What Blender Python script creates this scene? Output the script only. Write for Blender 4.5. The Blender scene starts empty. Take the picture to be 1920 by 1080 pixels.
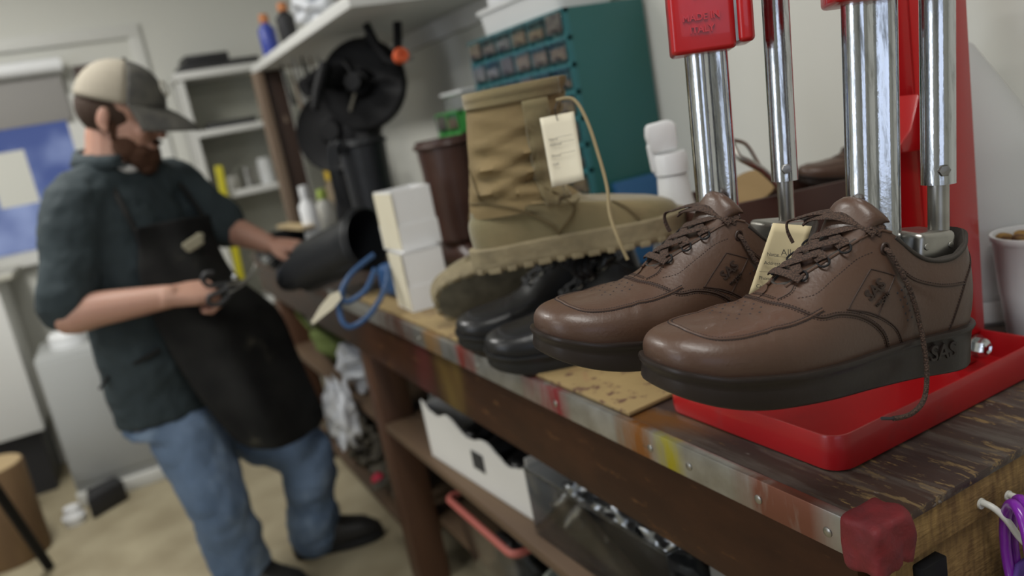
import bpy, bmesh, math, random
import numpy as np
from mathutils import Vector, Matrix, Euler
from mathutils.bvhtree import BVHTree
random.seed(7)
PI = math.pi
S = bpy.context.scene
COL = S.collection

# ------------------------------------------------------------------ camera
FPX = 1495.0
ROLL, PITCH, YAW = -0.1884, 0.2214, 0.4473
CAM = Vector((0, 0, 1.30))
_f = Vector((math.sin(YAW)*math.cos(PITCH), math.cos(YAW)*math.cos(PITCH), -math.sin(PITCH)))
_r = Vector((math.cos(YAW), -math.sin(YAW), 0)); _u = _r.cross(_f)
_R = _r*math.cos(ROLL) + _u*math.sin(ROLL)
_U = -_r*math.sin(ROLL) + _u*math.cos(ROLL)
cd = bpy.data.cameras.new('camera'); cam = bpy.data.objects.new('camera', cd); COL.objects.link(cam)
m3 = Matrix((_R, _U, -_f)).transposed()
cam.matrix_world = Matrix.Translation(CAM) @ m3.to_4x4()
cd.sensor_width = 36; cd.lens = 36*FPX/1920; cd.clip_start = .02; cd.clip_end = 60
cd.dof.use_dof = True; cd.dof.focus_distance = .70; cd.dof.aperture_fstop = 3.4
S.camera = cam
S.view_settings.view_transform = 'Standard'; S.view_settings.look = 'None'
S.view_settings.gamma = 1; S.view_settings.exposure = 0.05
S.view_settings.use_curve_mapping = False
# where a sight line meets a measured plane of the room
def ray(px, py): return (_f*FPX + _R*(px-960) - _U*(py-540))/FPX
def atz(px, py, z): d = ray(px, py); return CAM + d*((z-CAM.z)/d.z)
def atx(px, py, x): d = ray(px, py); return CAM + d*((x-CAM.x)/d.x)
def aty(px, py, y): d = ray(px, py); return CAM + d*((y-CAM.y)/d.y)

def atd_(px, py, t): return CAM + ray(px, py)*t

# ------------------------------------------------------------------ world
w = bpy.data.worlds.new('World'); S.world = w; w.use_nodes = True
nt = w.node_tree; bg = nt.nodes['Background']
_n = nt.nodes.new('ShaderNodeTexNoise'); _n.inputs['Scale'].default_value = 9; _n.inputs['Detail'].default_value = 6      # cold broken overcast
_c = nt.nodes.new('ShaderNodeTexCoord'); nt.links.new(_c.outputs['Generated'], _n.inputs['Vector'])
_q = nt.nodes.new('ShaderNodeValToRGB'); _q.color_ramp.elements[0].position = .42; _q.color_ramp.elements[1].position = .62
_q.color_ramp.elements[0].color = (.075, .10, .24, 1); _q.color_ramp.elements[1].color = (.33, .38, .56, 1)
nt.links.new(_n.outputs[0], _q.inputs[0]); nt.links.new(_q.outputs[0], bg.inputs[0]); bg.inputs[1].default_value = 1.0

# ------------------------------------------------------------------ lights (ceiling tubes of the shop)
def area(name, loc, size, sy, power, col=(1, .985, .94), rot=(0, 0, 0)):
    l = bpy.data.lights.new(name, 'AREA'); l.shape = 'RECTANGLE'; l.size = size; l.size_y = sy
    l.energy = power; l.color = col
    o = bpy.data.objects.new(name, l); o.location = loc; o.rotation_euler = rot; COL.objects.link(o)
    return o
CEIL = 2.62
LAMPS = [(.05, .15), (-.55, 2.75), (-1.9, 1.2)]
for lx, ly in LAMPS:
    area('ceiling_light_tube', (lx, ly, CEIL-.07), .32, 1.2, 42 if ly > 2 else 22)
area('window_daylight', (-2.83, .75, 1.5), 1.3, 1.1, 14, (.86, .92, 1), (0, -PI/2, 0))
area('window_daylight', (-1.2, -2.15, 1.5), 1.8, 1.1, 7, (.80, .88, 1), (PI/2, 0, 0))

# ------------------------------------------------------------------ materials
MATS = {}
def nd(nt, t, **k):
    n = nt.nodes.new(t)
    for a, b in k.items():
        if a in n.inputs.keys(): n.inputs[a].default_value = b
        else: setattr(n, a, b)
    return n
def mat(name, col, rough=.5, metal=0, noise=None, bump=None, spec=.5, sheen=0, coat=0, trans=0, emis=None, alpha=1, sub=0, ior=1.45):
    """noise=(scale, colour2, contrast, stretch) ; bump=(scale, strength, stretch)"""
    if name in MATS: return MATS[name]
    m = bpy.data.materials.new(name); m.use_nodes = True; nt = m.node_tree
    b = nt.nodes['Principled BSDF']
    b.inputs['Base Color'].default_value = (*col, 1); b.inputs['Roughness'].default_value = rough
    b.inputs['Metallic'].default_value = metal; b.inputs['Specular IOR Level'].default_value = spec
    b.inputs['Sheen Weight'].default_value = sheen; b.inputs['Coat Weight'].default_value = coat
    b.inputs['Transmission Weight'].default_value = trans; b.inputs['IOR'].default_value = ior
    b.inputs['Alpha'].default_value = alpha
    if sub: b.inputs['Subsurface Weight'].default_value = sub; b.inputs['Subsurface Scale'].default_value = .02
    if emis: b.inputs['Emission Color'].default_value = (*emis[0], 1); b.inputs['Emission Strength'].default_value = emis[1]
    tc = nt.nodes.new('ShaderNodeTexCoord')
    def coord(st):
        mp = nt.nodes.new('ShaderNodeMapping'); mp.inputs['Scale'].default_value = st
        nt.links.new(tc.outputs['Object'], mp.inputs[0]); return mp.outputs[0]
    if noise:
        sc, c2, con, st = (list(noise)+[(1, 1, 1)])[:4]
        n = nt.nodes.new('ShaderNodeTexNoise'); n.inputs['Scale'].default_value = sc; n.inputs['Detail'].default_value = 6
        nt.links.new(coord(st), n.inputs['Vector'])
        r = nt.nodes.new('ShaderNodeValToRGB'); r.color_ramp.elements[0].position = .5-con; r.color_ramp.elements[1].position = .5+con
        r.color_ramp.elements[0].color = (*col, 1); r.color_ramp.elements[1].color = (*c2, 1)
        nt.links.new(n.outputs[0], r.inputs[0]); nt.links.new(r.outputs[0], b.inputs['Base Color'])
    if bump:
        sc, stg, st = (list(bump)+[(1, 1, 1)])[:3]
        n = nt.nodes.new('ShaderNodeTexNoise'); n.inputs['Scale'].default_value = sc; n.inputs['Detail'].default_value = 4
        nt.links.new(coord(st), n.inputs['Vector'])
        bp = nt.nodes.new('ShaderNodeBump'); bp.inputs['Strength'].default_value = stg; bp.inputs['Distance'].default_value = .002
        nt.links.new(n.outputs[0], bp.inputs['Height']); nt.links.new(bp.outputs[0], b.inputs['Normal'])
    MATS[name] = m
    return m
def layer(m, scale, stretch, lo, hi, col, seed=0, rough=None, detail=8, blob=None):
    """paint a worn/stained layer of another colour over the material where a stretched noise is high"""
    nt = m.node_tree; b = nt.nodes['Principled BSDF']
    tc = nt.nodes.new('ShaderNodeTexCoord'); mp = nt.nodes.new('ShaderNodeMapping')
    mp.inputs['Scale'].default_value = stretch; mp.inputs['Location'].default_value = (seed, seed*.7, seed*.3)
    nt.links.new(tc.outputs['Object'], mp.inputs[0])
    n = nt.nodes.new('ShaderNodeTexNoise'); n.inputs['Scale'].default_value = scale; n.inputs['Detail'].default_value = detail
    n.inputs['Roughness'].default_value = .65
    nt.links.new(mp.outputs[0], n.inputs['Vector'])
    r = nt.nodes.new('ShaderNodeMapRange'); r.inputs[1].default_value = lo; r.inputs[2].default_value = hi
    nt.links.new(n.outputs[0], r.inputs[0]); fac = r.outputs[0]
    if blob:                                       # (centre, radius per axis): the stain stays near one place
        c, rad = blob
        m2 = nt.nodes.new('ShaderNodeMapping'); m2.vector_type = 'TEXTURE'
        m2.inputs['Location'].default_value = c; m2.inputs['Scale'].default_value = rad
        nt.links.new(tc.outputs['Object'], m2.inputs[0])
        ln = nt.nodes.new('ShaderNodeVectorMath'); ln.operation = 'LENGTH'; nt.links.new(m2.outputs[0], ln.inputs[0])
        r2 = nt.nodes.new('ShaderNodeMapRange'); r2.inputs[1].default_value = 1.0; r2.inputs[2].default_value = .5
        nt.links.new(ln.outputs['Value'], r2.inputs[0])
        mu = nt.nodes.new('ShaderNodeMath'); mu.operation = 'MULTIPLY'
        nt.links.new(fac, mu.inputs[0]); nt.links.new(r2.outputs[0], mu.inputs[1]); fac = mu.outputs[0]
    mx = nt.nodes.new('ShaderNodeMix'); mx.data_type = 'RGBA'
    src = b.inputs['Base Color']
    if src.is_linked: nt.links.new(src.links[0].from_socket, mx.inputs[6])
    else: mx.inputs[6].default_value = src.default_value
    mx.inputs[7].default_value = (*col, 1)
    nt.links.new(fac, mx.inputs[0]); nt.links.new(mx.outputs[2], src)
    if rough is not None:
        rs = b.inputs['Roughness']; mr = nt.nodes.new('ShaderNodeMix'); mr.data_type = 'FLOAT'
        if rs.is_linked: nt.links.new(rs.links[0].from_socket, mr.inputs[2])
        else: mr.inputs[2].default_value = rs.default_value
        mr.inputs[3].default_value = rough; nt.links.new(fac, mr.inputs[0]); nt.links.new(mr.outputs[0], rs)
    return m
WALL = mat('wall_paint', (.61, .61, .565), .75, bump=(30, .05))
CEILM = mat('ceiling_paint', (.66, .66, .62), .8)
FLOORM = mat('floor_concrete', (.245, .205, .130), .6, noise=(6, (.35, .305, .205), .2), bump=(40, .2))
TRIM = mat('trim_paint', (.62, .62, .59), .5)
GLASS = mat('window_glass', (.9, .95, 1), .02, trans=1, ior=1.1)
WHITE = mat('white_plastic', (.72, .73, .74), .4, sub=0)
WHITEC = mat('white_card', (.74, .74, .74), .65)
CREAM = mat('cream_paper', (.64, .60, .47), .7, noise=(20, (.60, .55, .42), .3))
MANILA = mat('manila_paper', (.58, .49, .30), .65, noise=(30, (.54, .46, .28), .3))
INK = mat('ink', (.02, .02, .025), .6)
BLACK = mat('black_leather', (.009, .009, .010), .33, bump=(140, .12))
BLACKM = mat('black_metal', (.007, .007, .008), .55, spec=.2)
BLACKP = mat('black_plastic', (.02, .02, .022), .5)
RUBB = mat('black_rubber', (.012, .012, .012), .45, spec=.35)
BROWN = mat('brown_leather', (.062, .031, .0185), .41, noise=(9, (.078, .041, .026), .2), bump=(300, .14), spec=.6, coat=.05)
layer(BROWN, 14, (1, 3, 1), .64, .80, (.12, .080, .055), 3.1, .5)
BROWND = mat('brown_leather_welt', (.030, .015, .010), .5)
STITCH = mat('dark_thread', (.022, .013, .011), .8)
LINING = mat('shoe_lining', (.034, .028, .023), .75, bump=(300, .2))
SOLEM = mat('brown_rubber_sole', (.015, .0105, .0085), .34, spec=.32, noise=(14, (.028, .021, .018), .3), bump=(120, .1))
LACE = mat('brown_lace', (.066, .037, .025), .85)
def weave(m, sc, stg):
    nt = m.node_tree; b = nt.nodes['Principled BSDF']; tc = nt.nodes.new('ShaderNodeTexCoord')
    v = nt.nodes.new('ShaderNodeTexVoronoi'); v.inputs['Scale'].default_value = sc
    nt.links.new(tc.outputs['Object'], v.inputs['Vector'])
    bp = nt.nodes.new('ShaderNodeBump'); bp.inputs['Strength'].default_value = stg; bp.inputs['Distance'].default_value = .001; bp.invert = True
    nt.links.new(v.outputs['Distance'], bp.inputs['Height']); nt.links.new(bp.outputs[0], b.inputs['Normal'])
    r = nt.nodes.new('ShaderNodeMapRange'); r.inputs[1].default_value = .1; r.inputs[2].default_value = .75; r.inputs[3].default_value = 1.25; r.inputs[4].default_value = .35
    nt.links.new(v.outputs['Distance'], r.inputs[0])
    mx = nt.nodes.new('ShaderNodeVectorMath'); mx.operation = 'SCALE'; mx.inputs[0].default_value = b.inputs['Base Color'].default_value[:3]
    nt.links.new(r.outputs[0], mx.inputs['Scale']); nt.links.new(mx.outputs[0], b.inputs['Base Color'])
weave(LACE, 620, .9)
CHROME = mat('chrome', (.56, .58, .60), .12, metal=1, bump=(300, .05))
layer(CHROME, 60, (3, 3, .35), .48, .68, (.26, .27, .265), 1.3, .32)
STEEL = mat('dull_steel', (.42, .41, .38), .34, metal=1, noise=(30, (.28, .27, .25), .2))
RED = mat('red_enamel', (.42, .006, .009), .30, coat=.35, bump=(45, .10))
REDT = mat('red_tray_paint', (.36, .006, .009), .36, coat=.25, bump=(18, .05))
layer(REDT, 9, (1, 1, 1), .58, .74, (.25, .03, .03), 5.2, .6)
layer(REDT, 160, (1, 1, 1), .70, .74, (.09, .02, .015), 2.0, .6)
REDTAPE = mat('red_tape', (.20, .014, .018), .65, noise=(45, (.11, .014, .018), .25), bump=(90, .9))

# ------------------------------------------------------------------ mesh builder
class MB:
    def __init__(s): s.v = []; s.f = []
    def add(s, vs, fs):
        n = len(s.v); s.v += [tuple(p) for p in vs]; s.f += [tuple(i+n for i in f) for f in fs]; return s
    def box(s, c, d, rot=None, M=None):
        hx, hy, hz = d[0]/2, d[1]/2, d[2]/2
        vs = [Vector((x, y, z)) for x in (-hx, hx) for y in (-hy, hy) for z in (-hz, hz)]
        if rot is not None: R = Euler(rot).to_matrix(); vs = [R@p for p in vs]
        vs = [p+Vector(c) for p in vs]
        if M is not None: vs = [M@p for p in vs]
        return s.add(vs, [(0, 1, 3, 2), (4, 6, 7, 5), (0, 4, 5, 1), (2, 3, 7, 6), (0, 2, 6, 4), (1, 5, 7, 3)])
    def b(s, x0, x1, y0, y1, z0, z1): return s.box(((x0+x1)/2, (y0+y1)/2, (z0+z1)/2), (abs(x1-x0), abs(y1-y0), abs(z1-z0)))
    def tube(s, pts, r, n=10, closed=False, flat=1.0, up=None, cap=True):
        pts = [Vector(p) for p in pts]; m = len(pts); rs = r if isinstance(r, (list, tuple)) else [r]*m
        rings = []; prev = None
        for i in range(m):
            a = pts[i-1] if (i > 0 or closed) else pts[0]; b = pts[(i+1) % m] if (i < m-1 or closed) else pts[-1]
            t = (b-a).normalized() if (b-a).length > 1e-9 else Vector((0, 0, 1))
            if up is not None: ref = Vector(up)
            elif prev is not None: ref = prev
            else: ref = Vector((0, 0, 1)) if abs(t.z) < .9 else Vector((1, 0, 0))
            nrm = (ref - t*ref.dot(t))
            if nrm.length < 1e-6: nrm = t.orthogonal()
            nrm.normalize(); prev = nrm; bn = t.cross(nrm)
            rings.append([pts[i] + (nrm*math.cos(2*PI*k/n)*flat + bn*math.sin(2*PI*k/n))*rs[i] for k in range(n)])
        return s.loft(rings, closed, cap)
    def loft(s, rings, closed=False, cap=True, wrap=True):
        m = len(rings); n = len(rings[0]); vs = [p for r in rings for p in r]; fs = []
        for i in range(m if closed else m-1):
            j = (i+1) % m
            for k in range(n if wrap else n-1):
                l = (k+1) % n; fs.append((i*n+k, i*n+l, j*n+l, j*n+k))
        if cap and not closed: fs += [tuple(range(n))[::-1], tuple((m-1)*n+k for k in range(n))]
        return s.add(vs, fs)
    def lathe(s, prof, n=24, o=(0, 0, 0), M=None, cap=True):
        o = Vector(o); rings = [[Vector((r*math.cos(2*PI*k/n), r*math.sin(2*PI*k/n), z)) + o for k in range(n)] for r, z in prof]
        if M is not None: rings = [[M@p for p in r] for r in rings]
        return s.loft(rings, cap=cap)
    def prism(s, pts, z0, z1, M=None):
        n = len(pts); vs = [Vector((x, y, z0)) for x, y in pts]+[Vector((x, y, z1)) for x, y in pts]
        if M is not None: vs = [M@p for p in vs]
        return s.add(vs, [tuple(range(n))[::-1], tuple(range(n, 2*n))]+[(k, (k+1) % n, n+(k+1) % n, n+k) for k in range(n)])
    def sphere(s, c, r, n=12, sc=(1, 1, 1)):
        c = Vector(c); rings = []
        for i in range(1, n):
            a = PI*i/n; rings.append([c+Vector((r*sc[0]*math.sin(a)*math.cos(2*PI*k/n/1), r*sc[1]*math.sin(a)*math.sin(2*PI*k/n), -r*sc[2]*math.cos(a))) for k in range(n)])
        return s.loft(rings)
    def xf(s, M): s.v = [tuple(M@Vector(p)) for p in s.v]; return s
    def build(s, name, m, parent=None, bevel=0, seg=2, sharp=40, weld=False):
        me = bpy.data.meshes.new(name); me.from_pydata(s.v, [], s.f)
        bm = bmesh.new(); bm.from_mesh(me)
        if weld: bmesh.ops.remove_doubles(bm, verts=bm.verts, dist=1e-5)
        bmesh.ops.recalc_face_normals(bm, faces=bm.faces)
        if bevel:
            es = [e for e in bm.edges if len(e.link_faces) == 2 and e.calc_face_angle() > .6]
            bmesh.ops.bevel(bm, geom=es, offset=bevel, segments=seg, affect='EDGES', profile=.5, clamp_overlap=True)
        bm.to_mesh(me); bm.free()
        me.polygons.foreach_set('use_smooth', [True]*len(me.polygons)); me.set_sharp_from_angle(angle=math.radians(sharp))
        o = bpy.data.objects.new(name, me); COL.objects.link(o); me.materials.append(m)
        if parent is not None: o.parent = parent
        return o
def tag(o, label, cat, group=None, kind=None):
    if label: o['label'] = label
    if cat: o['category'] = cat
    if group: o['group'] = group
    if kind: o['kind'] = kind
    return o
def thing(name, label, cat, loc=(0, 0, 0), rz=0, group=None):
    o = bpy.data.objects.new(name, None); COL.objects.link(o); o.location = loc; o.rotation_euler = (0, 0, rz)
    o.empty_display_size = .05
    return tag(o, label, cat, group)
def struct(o): o['kind'] = 'structure'; return o
def copy_thing(root, label=None, parent=None):
    c = root.copy(); COL.objects.link(c); c.parent = parent
    if label: c['label'] = label
    for ch in root.children: copy_thing(ch, None, c)
    return c
def smooth(pts, k=8, closed=False):
    pts = [Vector(p) for p in pts]; n = len(pts); out = []
    rng = range(n if closed else n-1)
    for i in rng:
        g = (lambda j: pts[j % n]) if closed else (lambda j: pts[max(0, min(n-1, j))])
        p0, p1, p2, p3 = g(i-1), g(i), g(i+1), g(i+2)
        for q in range(k):
            t = q/k
            out.append(.5*((2*p1)+(p2-p0)*t+(2*p0-5*p1+4*p2-p3)*t*t+(3*p1-p0-3*p2+p3)*t**3))
    if not closed: out.append(pts[-1])
    return out
def lerp(a, b, t): return a+(b-a)*t
def interp(x, xs, ys): return float(np.interp(x, xs, ys))
def text(name, body, size, M, m, parent, depth=.0004, bold=0, align='CENTER'):
    """lettering turned into a mesh; M places its own xy plane"""
    cu = bpy.data.curves.new(name, 'FONT'); cu.body = body; cu.size = size; cu.extrude = depth; cu.offset = bold
    cu.align_x = align; cu.align_y = 'CENTER'
    t = bpy.data.objects.new(name, cu); COL.objects.link(t)
    dg = bpy.context.evaluated_depsgraph_get(); me = bpy.data.meshes.new_from_object(t.evaluated_get(dg))
    bpy.data.objects.remove(t); me.transform(M); me.materials.clear(); me.materials.append(m)
    o = bpy.data.objects.new(name, me); COL.objects.link(o)
    if parent is not None: o.parent = parent
    return o
def frame(o, x, z):
    """matrix with local x along x, local z (facing) along z"""
    x = Vector(x).normalized(); z = Vector(z); z = (z-x*z.dot(x)).normalized(); y = z.cross(x)
    return Matrix.Translation(Vector(o)) @ Matrix((x, y, z)).transposed().to_4x4()

#@@SHELL
# ------------------------------------------------------------------ room shell
XW = 1.17      # wall behind the bench
XL, YN, YF = -2.9, -2.2, 4.45
struct(MB().b(XL-.1, XW+.1, YN-.1, YF+.1, -.08, 0).build('floor', FLOORM))
struct(MB().b(XL-.1, XW+.1, YN-.1, YF+.1, CEIL, CEIL+.08).build('ceiling', CEILM))
struct(MB().b(XW, XW+.1, YN-.1, YF+.1, 0, CEIL).build('wall_right', WALL))
# near wall with a shop window behind the photographer
def wall_with_hole(name, axis, pos, th, a0, a1, h0, h1, z0, z1, zt=CEIL):
    m = MB()
    def add(p0, p1, q0, q1):
        if axis == 'y': m.b(p0, p1, pos, pos+th, q0, q1)
        else: m.b(pos, pos+th, p0, p1, q0, q1)
    add(a0, h0, 0, zt); add(h1, a1, 0, zt); add(h0, h1, 0, z0); add(h0, h1, z1, zt)
    return struct(m.build(name, WALL))
def window(name, y, th, h0, h1, z0, z1, sgn, bars=1):
    m = MB(); w_ = .05; ya, yb = y-.03, y+th+.03
    m.b(h0-.02, h0+w_, ya, yb, z0+w_*.6, z1-w_).b(h1-w_, h1+.02, ya, yb, z0+w_*.6, z1-w_)
    m.b(h0-.02, h1+.02, ya, yb, z1-w_, z1+.02).b(h0-.05, h1+.05, y-.06, yb, z0-.03, z0+w_*.6)
    for i in range(1, bars+1):
        x = lerp(h0, h1, i/(bars+1)); m.b(x-.02, x+.02, y, y+th, z0+w_*.6, z1-w_)
    o = struct(m.build(name, TRIM))
    g = MB().b(h0+w_, h1-w_, y+th*.5-.003, y+th*.5+.003, z0+.03, z1-w_).build('window_pane', GLASS, o)
    return o
wall_with_hole('wall_near', 'y', YN-.1, .1, XL-.1, XW+.1, -2.2, -.2, .9, 2.2)
window('window_2', YN-.1, .1, -2.2, -.2, .9, 2.2, 1)
wall_with_hole('wall_left', 'x', XL-.1, .1, YN-.1, YF+.1, .05, 1.45, .95, 2.05)
m = MB(); m.b(XL-.1, XL+.03, .03, .10, .93, 2.07).b(XL-.1, XL+.03, 1.40, 1.47, .93, 2.07).b(XL-.1, XL+.03, .1, 1.4, 2.0, 2.07).b(XL-.1, XL+.06, .0, 1.5, .92, .97).b(XL-.08, XL-.02, .73, .77, .97, 2.0)
o = struct(m.build('window_3', TRIM)); MB().b(XL-.055, XL-.049, .1, 1.4, .97, 2.0).build('window_pane', GLASS, o)
wall_with_hole('wall_far', 'y', YF, .1, XL-.1, XW+.1, -1.35, .02, 1.02, 1.72)
window('window_1', YF, .1, -1.35, .02, 1.02, 1.72, -1, 0)
struct(MB().b(XL, XW, YF-.015, YF, 0, .09).build('baseboard_far', TRIM))
struct(MB().b(XW-.015, XW, YN, YF, 0, .09).build('baseboard_right', TRIM))
for lx, ly in LAMPS:
    t = thing('ceiling_light', 'long white fluorescent ceiling light above the shop floor', 'ceiling light', (lx, ly, CEIL), group='fluorescent ceiling lights')
    MB().b(-.17, .17, -.62, .62, -.055, 0).build('housing', WHITE, t, bevel=.006)

#@@BENCH
# ------------------------------------------------------------------ workbench
BT = .90; BX0 = .495; BX1 = XW-.005; BY0 = .425; BY1 = 3.5
WOODTOP = mat('worn_dark_bench_wood', (.050, .028, .020), .42, noise=(30, (.034, .021, .019), .2, (1, .12, 1)), bump=(60, .35, (1, .15, 1)))
layer(WOODTOP, 130, (1, .20, 1), .555, .605, (.19, .125, .055), 4.4, .65, 10, ((.80, .44, .9), (.42, .16, .3)))
layer(WOODTOP, 90, (1, .30, 1), .615, .65, (.22, .14, .055), 14.4, .65, 10)
layer(WOODTOP, 70, (1, .10, 1), .48, .66, (.095, .078, .066), 11.4, .5, 10)
layer(WOODTOP, 12, (1, .35, 1), .42, .58, (.11, .045, .012), 8.1, .3, 8, ((.56, .80, .9), (.10, .17, .3)))
layer(WOODTOP, 40, (1, .6, 1), .66, .72, (.26, .24, .22), 1.4, .5, 6)
TANEND = mat('raw_plywood_end', (.30, .185, .065), .75, noise=(60, (.13, .07, .025), .2, (2.5, 1, .5)), bump=(50, 1.0, (1, 1, 4)))
APRON = mat('dark_stained_apron', (.036, .013, .005), .42, spec=.25, noise=(26, (.026, .009, .004), .2, (1, .1, 1)), bump=(50, .2, (1, .2, 1)))
layer(APRON, 34, (1, .35, 1.5), .60, .68, (.13, .06, .022), 2.2, .6)
layer(APRON, 8, (1, .5, 1), .45, .75, (.060, .022, .009), 7.7)
layer(APRON, 5, (1, 1, .3), .40, .62, (.13, .085, .020), 2.9, .4, 2, ((.53, 1.42, .82), (.3, .10, .2)))
layer(APRON, 5, (1, 1, .3), .40, .62, (.10, .02, .02), 6.9, .4, 2, ((.53, 1.60, .82), (.3, .09, .2)))
LEGW = mat('brown_bench_leg', (.10, .045, .022), .5, noise=(24, (.055, .025, .014), .25, (1, 1, .1)), bump=(40, .3, (1, 1, .1)))
SHELFW = mat('bench_shelf_wood', (.12, .075, .04), .6, noise=(18, (.075, .045, .028), .25, (1, .1, 1)))
EDGEM = mat('worn_metal_edge', (.42, .42, .41), .30, metal=.75, noise=(28, (.26, .25, .22), .25), bump=(80, .15))
for c, yy, wd, sd in (((.30, .03, .04), .985, .075, 1), ((.45, .40, .02), .70, .030, 2), ((.30, .12, .03), .765, .045, 3), ((.22, .09, .06), .53, .07, 4),
                     ((.36, .22, .10), 1.42, .07, 5), ((.30, .05, .04), 1.27, .05, 6), ((.15, .07, .05), 1.65, .14, 7)):
    layer(EDGEM, 14, (1, 1, .25), .36, .56, c, sd*1.7, .45, 5, ((BX0, yy, .885), (.2, wd, .2)))
layer(EDGEM, 50, (1, .5, 1), .62, .70, (.10, .07, .05), 9.1, .7)
bench = thing('workbench', 'long wooden workbench with metal strip along its front edge', 'workbench', (0, 0, 0))
MB().b(BX0, BX1, BY0, BY1, BT-.009, BT).build('worktop', WOODTOP, bench, bevel=.0015)
MB().b(BX0+.012, BX1, BY0+.003, BY0+.03, BT-.050, BT-.0093).build('end_board', TANEND, bench, bevel=.002)
MB().b(BX0+.030, BX1, BY0+.009, BY0+.035, BT-.20, BT-.054).build('end_board', TANEND, bench, bevel=.002)
MB().b(BX0+.018, BX0+.045, BY0+.04, BY1, BT-.165, BT-.0093).build('apron', APRON, bench, bevel=.003)
e = MB().b(BX0-.003, BX0, BY0+.02, 2.2, BT-.036, BT+.001); e.b(BX0-.003, BX0+.008, BY0+.02, 2.2, BT+.0002, BT+.002)
e.build('metal_edge', EDGEM, bench, bevel=.001)
MB().b(BX0+.01, BX0+.04, 2.2, BY1, BT-.045, BT-.0093).build('front_batten', LEGW, bench, bevel=.002)
for py in (.475, .56, .665, .735, .955, 1.22, 1.5, 1.8):
    MB().lathe([(.0005, .0018), (.0035, .0015), (.0048, .0006), (.005, -.001)], 14, M=Matrix.Translation((BX0-.0034, py, BT-.020))@Matrix.Rotation(-PI/2, 4, 'Y')).build('screw', STEEL, bench)
for py in (2.10, 3.3): MB().b(BX0+.03, BX0+.12, py-.045, py+.045, 0, BT-.166).build('leg', LEGW, bench, bevel=.003)
for py in (BY0+.10,): MB().b(BX0+.30, BX0+.39, py-.045, py+.045, 0, BT-.205).build('leg', LEGW, bench, bevel=.003)
for py in (BY0+.10, 2.10, 3.3): MB().b(BX1-.10, BX1-.01, py-.045, py+.045, 0, BT-.0093).build('leg', LEGW, bench, bevel=.003)
MB().b(BX0+.125, BX1-.105, BY0+.1, BY1, .500, .522).build('shelf', SHELFW, bench, bevel=.002)
MB().b(BX0+.03, BX0+.12, BY0+.1, 2.05, .500, .522).build('shelf', SHELFW, bench, bevel=.002)
MB().b(BX0+.03, BX0+.12, 2.15, 3.25, .500, .522).build('shelf', SHELFW, bench, bevel=.002)
MB().b(BX0+.125, BX1-.105, BY0+.1, BY1, .170, .192).build('shelf', SHELFW, bench, bevel=.002)
MB().b(BX0+.03, BX0+.12, 2.15, 3.25, .170, .192).build('shelf', SHELFW, bench, bevel=.002)
# taped corner: soft lumpy wrap around the corner
m = MB(); rng = random.Random(3)
bm = bmesh.new(); bmesh.ops.create_cube(bm, size=1); bmesh.ops.subdivide_edges(bm, edges=bm.edges, cuts=9, use_grid_fill=True)
for v in bm.verts:
    c = v.co.copy(); r_ = Vector(c); s_ = .5/max(abs(c.x), abs(c.y), abs(c.z)); L = (abs(c.x*2)**11+abs(c.y*2)**11+abs(c.z*2)**11)**(1/11)
    r_ = c/L
    r_ *= 1+.05*math.sin(c.x*9+c.z*7)*math.cos(c.y*8+1)
    if c.z < 0 and c.x > .1 and c.y < -.3: r_ *= 1-.25*math.exp(-((c.x-.2)/.10)**2)*(-c.z*2)
    v.co = Vector((r_.x*.050, r_.y*.040, r_.z*.050))
bm.verts.ensure_lookup_table(); m.add([v.co for v in bm.verts], [tuple(v.index for v in f.verts) for f in bm.faces]); bm.free()
m.xf(Matrix.Translation((BX0+.0165, BY0+.013, BT-.0185))); m.build('corner_tape', REDTAPE, bench, sharp=85)['label'] = 'torn red tape wrapped over the bench corner'
t = MB(); t.b(BX0+.052, BX0+.085, BY0-.002, BY0+.012, BT-.16, BT-.060).build('corner_bracket', BLACKM, bench, bevel=.002)

# tan hardboard sheet lying on the bench
HB = mat('tan_hardboard', (.30, .215, .095), .6, noise=(14, (.22, .155, .068), .2), bump=(90, .15))
layer(HB, 40, (1, 1, 1), .56, .63, (.10, .05, .03), 2.7, .7)
layer(HB, 10, (1, .6, 1), .62, .78, (.24, .07, .05), 7.2, .7)
tag(MB().prism([(.503, .786), (.585, .792), (.86, .80), (.86, 2.0), (.502, 1.96)], BT+.0025, BT+.008).build('cutting_board', HB, bevel=.001),
    'tan worn cutting board with dark scuffs lying flat under the shoes', 'cutting board')
#@@MACHINE
# ------------------------------------------------------------------ red shoe stretching machine
mach = thing('shoe_stretching_machine', 'red shoe stretching machine with chrome columns holding two brown shoes over a tray', 'shoe stretcher', (.7, .64, BT))
mach.location = (0, 0, 0)
def rounded_rect(x0, x1, y0, y1, r, n=6):
    o = []
    for cx, cy, a in ((x1-r, y1-r, 0), (x0+r, y1-r, PI/2), (x0+r, y0+r, PI), (x1-r, y0+r, 1.5*PI)):
        for k in range(n+1): o.append((cx+r*math.cos(a+k*PI/2/n), cy+r*math.sin(a+k*PI/2/n)))
    return o
tx0, tx1, ty0, ty1 = .549, .885, .508, .768; th_ = .038
rings = []
for ins, z in ((0, .002), (-.001, .010), (0, th_-.002), (.0008, th_), (.0025, th_), (.0033, th_-.002), (.0035, .007), (.008, .004)):
    rings.append([Vector((x, y, BT+z)) for x, y in rounded_rect(tx0+ins, tx1-ins, ty0+ins, ty1-ins, .022-ins*.6)])
MB().loft(rings).build('tray', REDT, mach, sharp=50)
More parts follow.
